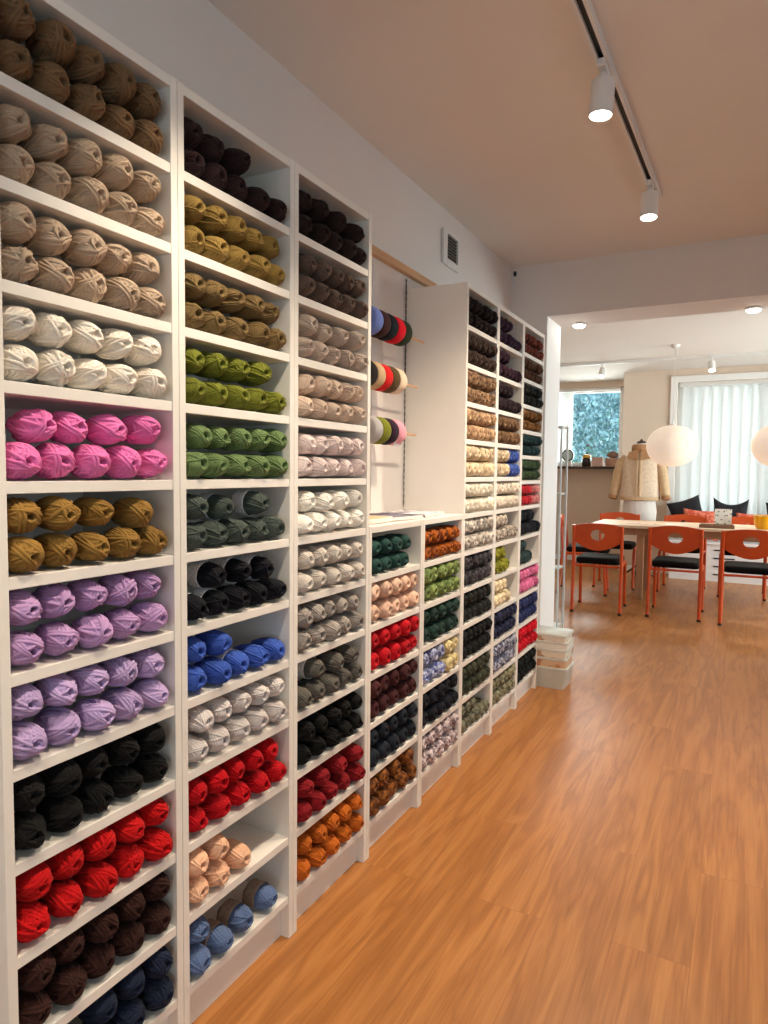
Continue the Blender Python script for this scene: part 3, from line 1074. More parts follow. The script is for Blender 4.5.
def spot_head(x, y, ztop, aim, label, r=0.035, length=0.092, energy=60, size=70, group='track spotlights'):
    """adapter, yoke, can with lit lens; aim = direction the lamp shines"""
    root = empty('track_spotlight', (x, y, ztop), label, 'spotlight', group)
    MB().box(-0.012, 0.012, -0.045, 0.045, -0.022, -0.0005, 0.002).build('adapter', M['fixture'], root)
    MB().tube([(0, 0, -0.022), (0, 0, -0.05)], 0.009, 12).build('stem', M['fixture'], root, smooth=True, auto=50)
    q = Vector(aim).normalized().to_track_quat('-Z', 'Y').to_matrix().to_4x4()
    pv = Matrix.Translation((0, 0, -0.054)) @ q
    can = [(0, 0.012), (r * 0.86, 0.012), (r * 0.97, 0.008), (r, 0.0), (r, -length), (r * 0.93, -length), (r * 0.90, -length + 0.010), (0, -length + 0.010)]
    MB().lathe(can, 32, mtx=pv).build('can', M['fixture'], root, smooth=True, auto=40)
    MB().lathe([(0, -length + 0.0095), (r * 0.895, -length + 0.0095), (r * 0.88, -length + 0.003), (0, -length + 0.002)], 28, mtx=pv).build('lens', M['lens'], root, smooth=True, auto=40)
    if energy:
        l = bpy.data.lights.new('spot_lamp', 'SPOT')
        l.energy = energy
        l.color = SPOT_COL
        l.spot_size = math.radians(size)
        l.spot_blend = 0.8
        l.shadow_soft_size = 0.03
        lo = bpy.data.objects.new('spot_lamp', l)
        COL.objects.link(lo)
        lo.parent = root
        lo.matrix_local = pv @ Matrix.Translation((0, 0, -length - 0.004))
    return root


SPOT_COL = (1.0, 0.83, 0.62)
E_SPOT = 98
TX = 0.625
tk = track(TX, -2.4, 2.26, HC - 0.0005, 'long white ceiling track with black slot running beside the bookcases')
TS = math.radians(1.25)
tk.rotation_euler = (0, 0, -TS)
tk.location.x = 0.632 - math.tan(TS) * 2.27


def tx(y):
    return 0.632 + math.tan(TS) * (y - 2.2)


spot_head(tx(1.115), 1.115, HC - 0.031, (-0.05, -0.03, -1), 'white track spotlight lit, nearer of the two on the ceiling track', energy=E_SPOT, size=125)
spot_head(tx(2.05), 2.05, HC - 0.031, (0.0, -0.12, -1), 'white track spotlight lit, at the far end of the ceiling track', energy=E_SPOT, size=125)
for y in (0.0, -0.95, -1.9):  # unseen heads added further along the track for their light
    spot_head(tx(y), y, HC - 0.031, (-0.42, 0.02, -1), 'unseen white track spotlight added on the near part of the ceiling track', energy=E_SPOT * 0.58, group='unseen near track spotlights')

# second track on the far ceiling, running across
track(7.12, -2.2, 3.2, HF - 0.0005, 'white ceiling track running across the far room', 'X')
spot_head(-0.475, 7.12, HF - 0.031, (-0.1, -0.5, -1), 'white far room spotlight before the small window', energy=60, length=0.10, group='far room spotlights')
spot_head(0.655, 7.12, HF - 0.031, (0.1, -0.5, -1), 'white far room spotlight before the vertical blinds', energy=60, length=0.10, group='far room spotlights')
spot_head(1.8, 7.12, HF - 0.031, (0.1, -0.5, -1), 'white far room spotlight beyond the right paper lantern', energy=60, length=0.10, group='far room spotlights')

for x, nm in ((0.075, 'left end of the opening'), (1.03, 'paper lanterns')):
    r = empty('downlight', (x, YB - 0.06, OZ - 0.0005), 'small lit downlight under the lintel, towards the %s' % nm, 'downlight', 'downlights under the lintel')
    MB().lathe([(0, 0), (0.040, 0), (0.042, -0.012), (0.038, -0.015), (0.036, -0.010), (0, -0.010)], 28).build('ring', M['fixture'], r, smooth=True, auto=40)
    MB().lathe([(0, -0.0105), (0.0355, -0.0105), (0.037, -0.020), (0.024, -0.028), (0, -0.030)], 28).build('lens', M['lens'], r, smooth=True, auto=40)


# ------------------------------------------------------------------ the box stack by the doorway
def crate(x, y, w, d, z, h, mat, label, taper=0.92, rim=True, rz=0.0, bev=0.02):
    root = empty('storage_box', (x, y, z), label, 'box', 'stack of boxes by the doorway', rz)
    def ring(f, zz, n=6):
        pts = []
        W, Dd, R_ = w * f / 2, d * f / 2, bev
        for cx_, cy_, a0 in ((W - R_, Dd - R_, 0), (-W + R_, Dd - R_, 90), (-W + R_, -Dd + R_, 180), (W - R_, -Dd + R_, 270)):
            for i in range(n):
                a_ = math.radians(a0 + 90 * i / (n - 1))
                pts.append((cx_ + R_ * math.cos(a_), cy_ + R_ * math.sin(a_), zz))
        return pts
    b = MB()
    b.loft([ring(taper, 0.0), ring(taper + (1 - taper) * 0.5, h * 0.5), ring(0.985, h - 0.014)])
    b.build('body', mat, root, smooth=True, auto=45)
    if rim:
        MB().loft([ring(1.0, h - 0.0135), ring(1.0, h - 0.003), ring(0.98, h)]).build('lid', M['frost'], root, smooth=True, auto=45)
    return root


BXX, BXY = 0.02, 2.925
crate(BXX, BXY, 0.29, 0.21, 0.0, 0.125, M['frost'], 'translucent white plastic box on floor, bottom of the stack by the doorway', 0.88)
crate(BXX, BXY, 0.28, 0.205, 0.1255, 0.055, M['tray_peach'], 'peach patterned flat box, second from the floor in the doorway stack', 0.97, True, 0.03)
crate(BXX, BXY, 0.285, 0.205, 0.181, 0.05, M['tray_stripe'], 'pale striped flat box, third from the floor in the doorway stack', 0.97, True, -0.02)
crate(BXX + 0.003, BXY, 0.285, 0.21, 0.2315, 0.045, M['tray_white'], 'white flat box, second from the top in the doorway stack', 0.97, True, 0.02)
crate(BXX, BXY, 0.28, 0.205, 0.277, 0.04, M['tray_stripe'], 'pale flat box on top of the doorway stack', 0.97, True, -0.03)

# glass rack behind the wall corner
gr = empty('display_rack', (-0.20, 3.545, 0.0), 'slim metal and glass display rack standing behind the doorway edge', 'rack')
RW, RD, RH = 0.15, 0.085, 1.56
for sx in (-1, 1):
    for sy in (-1, 1):
        MB().box(sx * RW - 0.006, sx * RW + 0.006, sy * RD - 0.006, sy * RD + 0.006, 0, RH, 0.002).build('post', M['steel'], gr)
for z in (0.20, 0.60, 1.10, 1.545):
    b = MB().box(-RW + 0.0065, RW - 0.0065, -RD - 0.005, RD + 0.005, z, z + 0.012, 0.001).build('shelf', M['frost'], gr)
MB().box(-RW + 0.0065, RW - 0.0065, RD - 0.003, RD + 0.003, 0.215, 1.0985).build('glass_back', M['rack_glass'], gr)


# ------------------------------------------------------------------ chairs
def chair_proto():
    root = empty('chair', (0, 0, 0), 'x', 'chair', 'orange chairs round the table')
    # local: back at y = 0 (rear legs), the seat reaches towards +y; x across
    hw = 0.205
    for s in (-1, 1):
        MB().tube([(s * hw, -0.045, 0.005), (s * hw, -0.02, 0.25), (s * hw, 0.0, 0.45), (s * hw, -0.012, 0.60), (s * hw, -0.035, 0.785)], 0.0145, 12).build('rear_leg', M['orange'], root, smooth=True, auto=50)
        MB().tube([(s * (hw - 0.004), 0.43, 0.005), (s * (hw - 0.004), 0.415, 0.25), (s * (hw - 0.004), 0.39, 0.415), (s * (hw - 0.004), 0.36, 0.428), (s * hw, 0.012, 0.42)], 0.0145, 12).build('front_leg', M['orange'], root, smooth=True, auto=50)
        for yy in (-0.046, 0.43):
            MB().tube([(s * hw, yy, 0.0), (s * hw, yy, 0.02)], 0.016, 12).build('foot_cap', M['black'], root, smooth=True, auto=50)
    MB().tube([(-hw + 0.01, 0.02, 0.415), (hw - 0.01, 0.02, 0.415)], 0.010, 10).build('crossbar', M['orange'], root, smooth=True, auto=50)
    # seat: padded, rounded
    def ring(f, zz, g=0.0):
        pts = []
        n = 8
        W, y0, y1, R_ = 0.195 * f, 0.028 + (1 - f) * 0.2, 0.455 - (1 - f) * 0.2, 0.05
        for cx_, cy_, a0 in ((W - R_, y1 - R_, 0), (-W + R_, y1 - R_, 90), (-W + R_, y0 + R_, 180), (W - R_, y0 + R_, 270)):
            for i in range(n):
                a_ = math.radians(a0 + 90 * i / (n - 1))
                pts.append((cx_ + R_ * math.cos(a_), cy_ + R_ * math.sin(a_), zz))
        return pts
    MB().loft([ring(0.93, 0.432), ring(0.985, 0.440), ring(1.0, 0.456), ring(0.99, 0.474), ring(0.95, 0.486), ring(0.80, 0.492), ring(0.5, 0.493)]).build('seat', M['vinyl'], root, smooth=True, auto=60)
    # backrest panel: shield outline with an oval hand hole
    n = 72
    def outline(th):
        # walk the ray from the centre until it leaves the shield
        cx_, cz_ = 0.0, 0.695
        lo, hi = 0.0, 0.4
        for _ in range(30):
            m_ = (lo + hi) / 2
            x, z = m_ * math.cos(th), cz_ + m_ * math.sin(th)
            q = min(1.0, abs(x) / 0.217)
            inside = abs(x) < 0.217 and z < 0.805 - 0.030 * q ** 2.2 and z > 0.560 + 0.088 * q ** 1.8
            if inside:
                lo = m_
            else:
                hi = m_
        return lo * math.cos(th), cz_ + lo * math.sin(th)
    b = MB()
    ring_o, ring_i = [], []
    for k in range(n):
        th = 2 * PI * k / n
        ring_o.append(outline(th))
        ring_i.append((0.058 * math.cos(th), 0.700 + 0.047 * math.sin(th)))
    def pt(p, yy):
        x, z = p
        return (x, yy - 0.018 - 0.10 * (z - 0.6) - 0.35 * (0.045 - x * x) + 0.016, z)
    L1 = []
    for yy in (-0.014, 0.0):
        rows = []
        for f in (0.0, 0.33, 0.66, 1.0):
            rows.append([b.bm.verts.new(pt((i_[0] + (o_[0] - i_[0]) * f, i_[1] + (o_[1] - i_[1]) * f), yy)) for i_, o_ in zip(ring_i, ring_o)])
        L1.append(rows)
    for rows in L1:
        for r0, r1 in zip(rows[:-1], rows[1:]):
            for k in range(n):
                b.bm.faces.new((r0[k], r0[(k + 1) % n], r1[(k + 1) % n], r1[k]))
    for idx in (0, -1):
        for k in range(n):
            b.bm.faces.new((L1[0][idx][k], L1[0][idx][(k + 1) % n], L1[1][idx][(k + 1) % n], L1[1][idx][k]))
    b.build('backrest', M['orange'], root, smooth=True, auto=40)
    return root


proto = chair_proto()
CH = [
    (-0.115, 5.17, 0.06, 'orange chair with round hole in back, nearest the doorway, left end of table'),
    (0.515, 5.27, 0.0, 'orange chair with its back to us, middle of three on near table side'),
    (1.085, 5.22, 0.02, 'orange chair with its back to us, below the yellow bowl on the table'),
    (-0.225, 7.02, PI + 0.05, 'orange chair behind the table, in front of the beige jacket'),
    (0.46, 7.05, PI - 0.03, 'orange chair behind the table, in front of the black pillow'),
    (1.03, 7.05, PI, 'orange chair behind the table, in front of the coral pillow end'),
    (-0.64, 6.20, -PI / 2 + 0.12, 'orange chair standing apart beyond the doorway rack, seen from its side'),
]
for i, (x, y, rz, lab) in enumerate(CH):
    c = proto if i == 0 else copy_tree(proto)
    c.location = (x, y, 0)
    c.rotation_euler = (0, 0, rz)
    c['label'] = lab

# ------------------------------------------------------------------ table and things on it
tb = empty('dining_table', (1.0, 6.36, 0), 'long pale wooden table with orange chairs round it', 'table')
TL, TD = 1.35, 0.40
MB().box(-TL, TL, -TD, TD, 0.712, 0.74, 0.004).build('tabletop', M['pale_wood'], tb)
b = MB()
b.box(-TL + 0.12, TL - 0.12, -TD + 0.06, -TD + 0.08, 0.64, 0.7115)
b.box(-TL + 0.12, TL - 0.12, TD - 0.08, TD - 0.06, 0.64, 0.7115)
b.box(-TL + 0.1, -TL + 0.12, -TD + 0.06, TD - 0.06, 0.64, 0.7115)
b.box(TL - 0.12, TL - 0.1, -TD + 0.06, TD - 0.06, 0.64, 0.7115)
b.build('apron', M['table_leg'], tb)
for lx in (-0.87, 1.1):
    for ly in (-TD + 0.11, TD - 0.11):
        MB().box(lx - 0.032, lx + 0.032, ly - 0.026, ly + 0.026, 0, 0.7115, 0.003).build('leg', M['table_leg'], tb)
TZ = 0.7405


def flat(name, x, y, w, h, th, rz, mat, label, cat, group=None, z=TZ):
    ob = MB().box(-w / 2, w / 2, -h / 2, h / 2, 0, th, 0.0006).build(name, mat)
    ob.location = (x, y, z)
    ob.rotation_euler = (0, 0, rz)
    return tag(ob, label, cat, group)


flat('paper_sheet', 0.10, 6.28, 0.30, 0.21, 0.002, 0.1, M['paper_print'], 'pink printed sheet on table before the beige jacket', 'paper')
flat('paper_sheet', 0.40, 6.34, 0.21, 0.28, 0.002, -0.2, M['paper'], 'plain white sheet on table behind the middle chair', 'paper')
tr = empty('wooden_tray', (0.80, 6.14, TZ), 'low dark wooden tray near the table edge', 'tray')
MB().box(-0.15, 0.15, -0.09, 0.09, 0, 0.008, 0.002).build('base', M['tray_wood'], tr)
for y_ in (-0.086, 0.086):
    MB().box(-0.15, 0.15, y_ - 0.005, y_ + 0.005, 0.0082, 0.03, 0.001).build('side', M['tray_wood'], tr)
for x_ in (-0.145, 0.145):
    MB().box(x_ - 0.005, x_ + 0.005, -0.080, 0.080, 0.0082, 0.03, 0.001).build('end', M['tray_wood'], tr)
cs = empty('card_stand', (0.845, 6.36, TZ), 'white card stand with dark printed marks on table', 'card stand')
b = MB()
b.box(-0.075, 0.075, -0.003, 0.003, 0.006, 0.17, 0.001, Matrix.Rotation(-0.12, 4, 'X'))
b.build('card', M['card'], cs)
MB().box(-0.08, 0.08, -0.035, 0.03, 0, 0.0055, 0.001).build('foot', M['tray_white'], cs)
yb = empty('yellow_bowl', (1.205, 6.25, TZ), 'amber yellow bowl on table at the right', 'bowl')
MB().lathe([(0, 0.0), (0.07, 0.0), (0.085, 0.02), (0.098, 0.07), (0.102, 0.12), (0.097, 0.12), (0.092, 0.07), (0.08, 0.024), (0.065, 0.008), (0, 0.008)], 40).build('body', M['yellow'], yb, smooth=True, auto=40)
MB().lathe([(0.1015, 0.118), (0.1055, 0.122), (0.1015, 0.127), (0.097, 0.122), (0.1015, 0.118)], 40).build('rim', M['lid_yellow'], yb, smooth=True)


# ------------------------------------------------------------------ paper lanterns
def lantern(x, y, z, label):
    root = empty('paper_lantern', (x, y, z), label, 'pendant lamp', 'paper lanterns over the table')
    R_, H_ = 0.243, 0.205
    prof = []
    K_ = 56
    for i in range(K_ + 1):
        a_ = -PI / 2 + PI * i / K_
        rr = R_ * math.cos(a_) ** 0.9 if abs(a_) < PI / 2 - 1e-6 else 0
        ribs = 0.0016 * abs(math.sin(i * PI / 2.0))
        prof.append((max(rr - ribs, 0.03), H_ * math.sin(a_)))
    prof = [p for p in prof if p[0] > 0.034 or True]
    MB().lathe(prof, 48).build('shade', M['lantern'], root, smooth=True)
    MB().lathe([(0.0, H_), (0.032, H_), (0.032, H_ + 0.012), (0.012, H_ + 0.018), (0.010, H_ + 0.05), (0, H_ + 0.05)], 20).build('holder', M['fixture'], root, smooth=True, auto=40)
    MB().tube([(0, 0, H_ + 0.05), (0, 0, HF - z - 0.035)], 0.0022, 8).build('cord', M['fixture'], root, smooth=True)
    MB().lathe([(0, HF - z - 0.0006), (0.045, HF - z - 0.0006), (0.04, HF - z - 0.02), (0.008, HF - z - 0.04), (0, HF - z - 0.04)], 24).build('ceiling_rose', M['fixture'], root, smooth=True, auto=40)
    return root


lantern(0.362, 6.35, 1.527, 'round white paper lantern hanging in front of the jacket')
lantern(1.30, 6.35, 1.525, 'round white paper lantern cut off at the right, hanging before the blinds')

# ------------------------------------------------------------------ vertical blinds
vb = empty('vertical_blinds', (BX0 + 0.065, YW + 0.05, 0), 'white vertical blinds covering the wide window', 'blinds')
MB().box(-0.04, 2.85, -0.022, 0.022, BZ1 - 0.045, BZ1 - 0.001, 0.002).build('head_rail', M['fixture'], vb)
slat = None
for k in range(27):
    ang = 0.16
    if slat is None:
        b = MB()
        cols = []
        ring0, ring1 = [], []
        m_ = 8
        for s_ in (1, -1):
            for i in range(m_ + 1):
                t_ = (i / m_ - 0.5) * (1 if s_ > 0 else -1)
                ring0.append((t_ * 0.134, 0.008 * (1 - (2 * t_) ** 2) + s_ * 0.0006, BZ0 + 0.02))
                ring1.append((t_ * 0.134, 0.008 * (1 - (2 * t_) ** 2) + s_ * 0.0006, BZ1 - 0.05))
        b.loft([ring0, ring1])
        slat = b.build('slat', M['blind'], vb)
        s_ob = slat
    else:
        s_ob = slat.copy()
        COL.objects.link(s_ob)
        s_ob.parent = vb
    s_ob.location = (0.06 + k * 0.1065, 0, 0)
    s_ob.rotation_euler = (0, 0, ang)

# the small window's own blind, pushed to its left side
sb = empty('window_blind', (-1.40, YN + 0.035, 0), 'white blind slats gathered at the side of the small window', 'blinds')
for k in range(3):
    MB().box(-0.045, 0.045, -0.002, 0.002, NZ0 + 0.03, NZ1 - 0.05, 0, Matrix.Translation((k * 0.085, 0, 0)) @ Matrix.Rotation(0.25, 4, 'Z')).build('slat', M['blind'], sb)
MB().box(-0.30, 0.86, -0.02, 0.02, NZ1 - 0.045, NZ1 - 0.001, 0.002).build('head_rail', M['fixture'], sb)

# ------------------------------------------------------------------ bench with pillows
bn = empty('window_bench', (1.75, 7.88, 0), 'white window bench with pillows under the vertical blinds', 'bench')
MB().box(-1.5, 1.8, -0.17, 0.18, 0.0, 0.43).build('body', M['white_trim'], bn)
MB().box(-1.52, 1.8, -0.19, 0.185, 0.4305, 0.455, 0.004).build('top', M['white_trim'], bn)
for k in range(4):
    MB().box(-1.02, -0.80, -0.178, -0.1705, 0.075 + k * 0.095, 0.089 + k * 0.095, 0.001).build('drawer_slot', M['black'], bn)


def pillow(x, y, z, w, h, th, tilt, roll, mat, label, rz=0.0, ears=0.0):
    n = 18
    b = MB()
    front, back = [], []
    for j in range(n + 1):
        rf, rb = [], []
        for i in range(n + 1):
            u, v_ = i / n * 2 - 1, j / n * 2 - 1
            pin = 1 - 0.10 * (1 - abs(u)) * 0 - 0.09 * (1 - v_ * v_) * 0
            xx = u * w / 2 * (1 - 0.10 * (1 - v_ * v_))
            zz = v_ * h / 2 * (1 - (0.10 + (ears if v_ > 0 else 0)) * (1 - u * u))
            t_ = th / 2 * max(0.0, (1 - u ** 4) * (1 - v_ ** 4)) ** 0.5
            rf.append((xx, -t_ - 0.002, zz))
            rb.append((xx, t_ + 0.002, zz))
        front.append(rf)
        back.append(rb)
    bmv = [[[b.bm.verts.new(p) for p in r] for r in g] for g in (front, back)]
    for g in bmv:
        for j in range(n):
            for i in range(n):
                b.bm.faces.new((g[j][i], g[j][i + 1], g[j + 1][i + 1], g[j + 1][i]))
    per = [(0, i) for i in range(n)] + [(j, n) for j in range(n)] + [(n, n - i) for i in range(n)] + [(n - j, 0) for j in range(n)]
    for (j0, i0), (j1, i1) in zip(per, per[1:] + per[:1]):
        b.bm.faces.new((bmv[0][j0][i0], bmv[0][j1][i1], bmv[1][j1][i1], bmv[1][j0][i0]))
    ob = b.build('pillow', mat, smooth=True)
    ob.location = (x, y, z)
    ob.rotation_euler = (tilt, roll, rz)
    return tag(ob, label, 'pillow', 'pillows on the window bench')


pillow(0.42, 7.965, 0.735, 0.38, 0.44, 0.11, -0.10, -0.32, M['black_cloth'], 'black pillow leaning in the bench corner beside the window casing')
pillow(0.57, 7.80, 0.652, 0.40, 0.36, 0.11, -0.05, 0.05, M['red_cloth'], 'coral red patterned pillow between two black pillows')
pillow(0.875, 7.965, 0.72, 0.38, 0.50, 0.11, -0.10, 0.03, M['black_cloth'], 'black pillow with dented top behind the card stand', 0.0, 0.22)
pillow(1.14, 7.80, 0.64, 0.40, 0.34, 0.11, -0.05, 0.0, M['red_cloth'], 'coral red pillow behind the yellow bowl')
pillow(1.46, 7.965, 0.70, 0.44, 0.46, 0.11, -0.10, 0.0, M['black_cloth'], 'black pillow at the right edge behind the yellow bowl')


# ------------------------------------------------------------------ dress form and jacket
def ell(cx_, cy_, z, rx, ry, n=28, e=2.2):
    pts = []
    for k in range(n):
        a_ = 2 * PI * k / n
        c_, s_ = math.cos(a_), math.sin(a_)
        pts.append((cx_ + rx * math.copysign(abs(c_) ** (2 / e), c_), cy_ + ry * math.copysign(abs(s_) ** (2 / e), s_), z))
    return pts


JX, JY = -0.085, 7.55
df = empty('dress_form', (JX, JY, 0), 'white linen dress form standing under the beige jacket', 'dress form')
MB().loft([ell(0, 0, 0.62, 0.15, 0.12), ell(0, 0, 0.64, 0.185, 0.14), ell(0, 0, 0.80, 0.195, 0.145), ell(0, 0, 0.95, 0.175, 0.13), ell(0, 0, 1.1, 0.125, 0.10), ell(0, 0, 1.3, 0.108, 0.10), ell(0, 0, 1.42, 0.100, 0.085), ell(0, 0, 1.50, 0.075, 0.06), ell(0, 0, 1.56, 0.055, 0.055), ell(0, 0, 1.605, 0.052, 0.052)]).build('torso', M['linen'], df, smooth=True, auto=60)
MB().lathe([(0, 1.6055), (0.05, 1.6055), (0.055, 1.615), (0.045, 1.63), (0.018, 1.637), (0.014, 1.65), (0, 1.66)], 24).build('neck_cap', M['dark_wood'], df, smooth=True, auto=40)
MB().tube([(0, 0, 0.03), (0, 0, 0.6195)], 0.016, 14).build('pole', M['dark_wood'], df, smooth=True, auto=50)
for k in range(3):
    a_ = 2 * PI * k / 3 + 0.5
    MB().tube([(0.016 * math.cos(a_), 0.016 * math.sin(a_), 0.14), (0.11 * math.cos(a_), 0.11 * math.sin(a_), 0.07), (0.2 * math.cos(a_), 0.2 * math.sin(a_), 0.013)], 0.012, 10).build('leg', M['dark_wood'], df, smooth=True, auto=50)

jk = empty('jacket', (JX, JY, 0.93), 'beige fleece jacket with tan collar displayed on the dress form', 'jacket')
z0 = 0.93
def jr(z, rx, ry):
    return ell(0, 0, z - z0, rx, ry, 32, 2.3)
outer = [jr(0.975, 0.228, 0.165), jr(1.05, 0.222, 0.16), jr(1.15, 0.215, 0.15), jr(1.28, 0.212, 0.145), jr(1.38, 0.208, 0.135), jr(1.44, 0.185, 0.115), jr(1.485, 0.125, 0.092), jr(1.515, 0.09, 0.082)]
inner = [jr(1.513, 0.083, 0.075), jr(1.483, 0.115, 0.084), jr(1.436, 0.175, 0.105), jr(1.28, 0.203, 0.136), jr(1.05, 0.213, 0.151), jr(0.976, 0.219, 0.157)]
b = MB()
b.loft(outer + inner + [outer[0]], cap=False)
bmesh.ops.remove_doubles(b.bm, verts=b.bm.verts, dist=1e-6)
b.build('body', M['fleece_light'], jk, smooth=True, auto=50)
b = MB()
ho = [jr(0.93, 0.222, 0.160), jr(0.935, 0.231, 0.168), jr(0.965, 0.234, 0.170), jr(0.9745, 0.230, 0.167)]
hi_ = [jr(0.9745, 0.219, 0.157), jr(0.93, 0.216, 0.155)]
b.loft(ho + hi_ + [ho[0]], cap=False)
bmesh.ops.remove_doubles(b.bm, verts=b.bm.verts, dist=1e-6)
b.build('hem_band', M['fleece'], jk, smooth=True, auto=50)
for s in (-1, 1):
    path = [(s * 0.15, 0, 1.435 - z0), (s * 0.21, -0.005, 1.375 - z0), (s * 0.245, -0.015, 1.25 - z0), (s * 0.272, -0.025, 1.10 - z0), (s * 0.292, -0.045, 0.99 - z0)]
    MB().tube(path, [0.058, 0.068, 0.064, 0.056, 0.049], 20).build('sleeve', M['fleece'], jk, smooth=True, auto=60)
    MB().tube([(s * 0.293, -0.046, 0.986 - z0), (s * 0.299, -0.053, 0.955 - z0), (s * 0.301, -0.056, 0.945 - z0)], [0.052, 0.052, 0.046], 20).build('cuff', M['suede'], jk, smooth=True, auto=50)
b = MB()
co = [jr(1.505, 0.098, 0.088), jr(1.53, 0.108, 0.098), jr(1.575, 0.106, 0.098), jr(1.592, 0.092, 0.086)]
ci = [jr(1.588, 0.080, 0.076), jr(1.53, 0.075, 0.07), jr(1.505, 0.078, 0.072)]
b.loft(co + ci + [co[0]], cap=False)
bmesh.ops.remove_doubles(b.bm, verts=b.bm.verts, dist=1e-6)
b.build('collar', M['suede'], jk, smooth=True, auto=50)
for s in (-1, 1):                        # wide revers hanging from the collar
    b = MB()
    fr_ = [(s * 0.01, -0.148, 1.405), (s * 0.135, -0.128, 1.425), (s * 0.125, -0.108, 1.50), (s * 0.02, -0.105, 1.53)]
    v0 = [b.bm.verts.new((x, y, z - z0)) for x, y, z in fr_]
    v1 = [b.bm.verts.new((x, y + 0.02, z - z0)) for x, y, z in fr_]
    b.bm.faces.new(v0)
    b.bm.faces.new(v1[::-1])
    for k in range(4):
        b.bm.faces.new((v0[k], v0[(k + 1) % 4], v1[(k + 1) % 4], v1[k]))
    b.build('lapel', M['suede'], jk)
for s in (-1, 1):
    MB().box(s * 0.012 - 0.011 + s * 0.004, s * 0.012 + 0.011 + s * 0.004, -0.176, -0.150, 0.05, 0.475, 0.004).build('front_edge', M['fleece'], jk)

# ------------------------------------------------------------------ things on the niche sill
SZ = NZ0 + 0.0005
SY = YN - 0.085
def un_x(u):  # place along the sill
    return u
ck = empty('table_clock', (-1.215, SY, SZ), 'round dark rimmed clock on the dark windowsill', 'clock')
MB().lathe([(0, -0.02), (0.075, -0.02), (0.085, -0.012), (0.085, 0.012), (0.072, 0.02), (0.068, 0.010), (0, 0.010)], 36, c=(0, 0, 0.155), axis='Y', mtx=Matrix.Diagonal((1, -1, 1, 1))).build('rim', M['candle'], ck, smooth=True, auto=35)
MB().lathe([(0, 0.0105), (0.0675, 0.0105), (0.066, 0.012), (0, 0.012)], 36, c=(0, 0, 0.155), axis='Y', mtx=Matrix.Diagonal((1, -1, 1, 1))).build('face', M['clock_face'], ck)
MB().box(-0.05, 0.05, -0.03, 0.03, 0, 0.075, 0.004).build('base', M['linen'], ck)
jr_ = empty('candle_jar', (-0.955, SY, SZ), 'dark jar with mustard lid on the dark windowsill', 'jar')
MB().lathe([(0, 0), (0.058, 0), (0.062, 0.008), (0.062, 0.105), (0.05, 0.118), (0, 0.118)], 30).build('body', M['candle'], jr_, smooth=True, auto=40)
MB().lathe([(0, 0.1185), (0.056, 0.1185), (0.056, 0.145), (0.042, 0.165), (0.012, 0.17), (0, 0.17)], 30).build('lid', M['lid_yellow'], jr_, smooth=True, auto=40)
ob = MB().box(-0.07, 0.07, -0.05, 0.05, 0, 0.11, 0.004).build('gift_box', M['box_pink'])
ob.location = (-0.80, SY, SZ)
MB().box(-0.072, 0.072, -0.052, 0.052, 0.1105, 0.128, 0.003).build('lid', M['box_pink'], ob)
tag(ob, 'pink lidded box on the windowsill right of the jar', 'box')
bk = empty('basket', (-0.605, SY, SZ), 'tan basket on the windowsill holding brown knitting', 'basket')
MB().loft([ell(0, 0, 0, 0.085, 0.06), ell(0, 0, 0.06, 0.095, 0.068), ell(0, 0, 0.115, 0.10, 0.072), ell(0, 0, 0.115, 0.09, 0.062), ell(0, 0, 0.01, 0.075, 0.05)]).build('body', M['box_tan'], bk, smooth=True, auto=50)
kb = MB().lathe([(0, 0.0), (0.05, 0.006), (0.078, 0.03), (0.07, 0.062), (0.035, 0.088), (0, 0.094)], 26, sy=0.7).build('knitting', M['knit_brown'], smooth=True)
kb.location = (-0.605, SY, SZ + 0.117)
tag(kb, 'brown knitting bundled on top of the tan basket at the window', 'knitting')

# ------------------------------------------------------------------ outdoors: lawn and trees beyond the small window
lw = MB().box(-14, 10, 9.3, 40, -0.3, -0.25).build('lawn', M['grass'])
lw['kind'] = 'structure'


def tree(x, y, h, r, seed, label):
    root = empty('tree', (x, y, -0.25), label, 'tree', 'trees beyond the small window')
    rng = random.Random(seed)
    MB().tube([(0, 0, 0), (0.05, 0, h * 0.3), (-0.03, 0, h * 0.55)], [0.16, 0.13, 0.09], 10).build('trunk', M['bark'], root, smooth=True)
    b = MB()
    for k in range(6500):
        # leaf sprays scattered through the crown
        a_, q_ = rng.uniform(0, 2 * PI), rng.uniform(-1, 1)
        rr = r * rng.uniform(0.45, 1.0)
        c_ = Vector((rr * math.sqrt(1 - q_ * q_) * math.cos(a_), rr * math.sqrt(1 - q_ * q_) * math.sin(a_), h * 0.62 + q_ * rr * 1.25))
        m3 = Euler((rng.uniform(0, 6), rng.uniform(0, 6), rng.uniform(0, 6))).to_matrix()
        s_ = rng.uniform(0.04, 0.085)
        v = [b.bm.verts.new(c_ + m3 @ Vector(p) * s_) for p in ((-1, 0, 0), (-0.3, 0.5, 0.12), (0.5, 0.45, 0.05), (1, 0, 0), (0.4, -0.5, 0.08), (-0.4, -0.4, -0.05))]
        b.bm.faces.new(v)
    cr = b.build('foliage', M['leaf'], root)
    cr['kind'] = 'stuff'
    return root


tree(-2.75, 18.0, 4.4, 1.7, 1, 'haze-coloured leafy tree nearest beyond the small window')
tree(-4.9, 21.5, 5.4, 1.9, 2, 'haze-coloured leafy tree filling the left of the small window')
tree(-2.4, 25.0, 6.0, 2.2, 3, 'haze-coloured leafy tree filling the right of the small window')

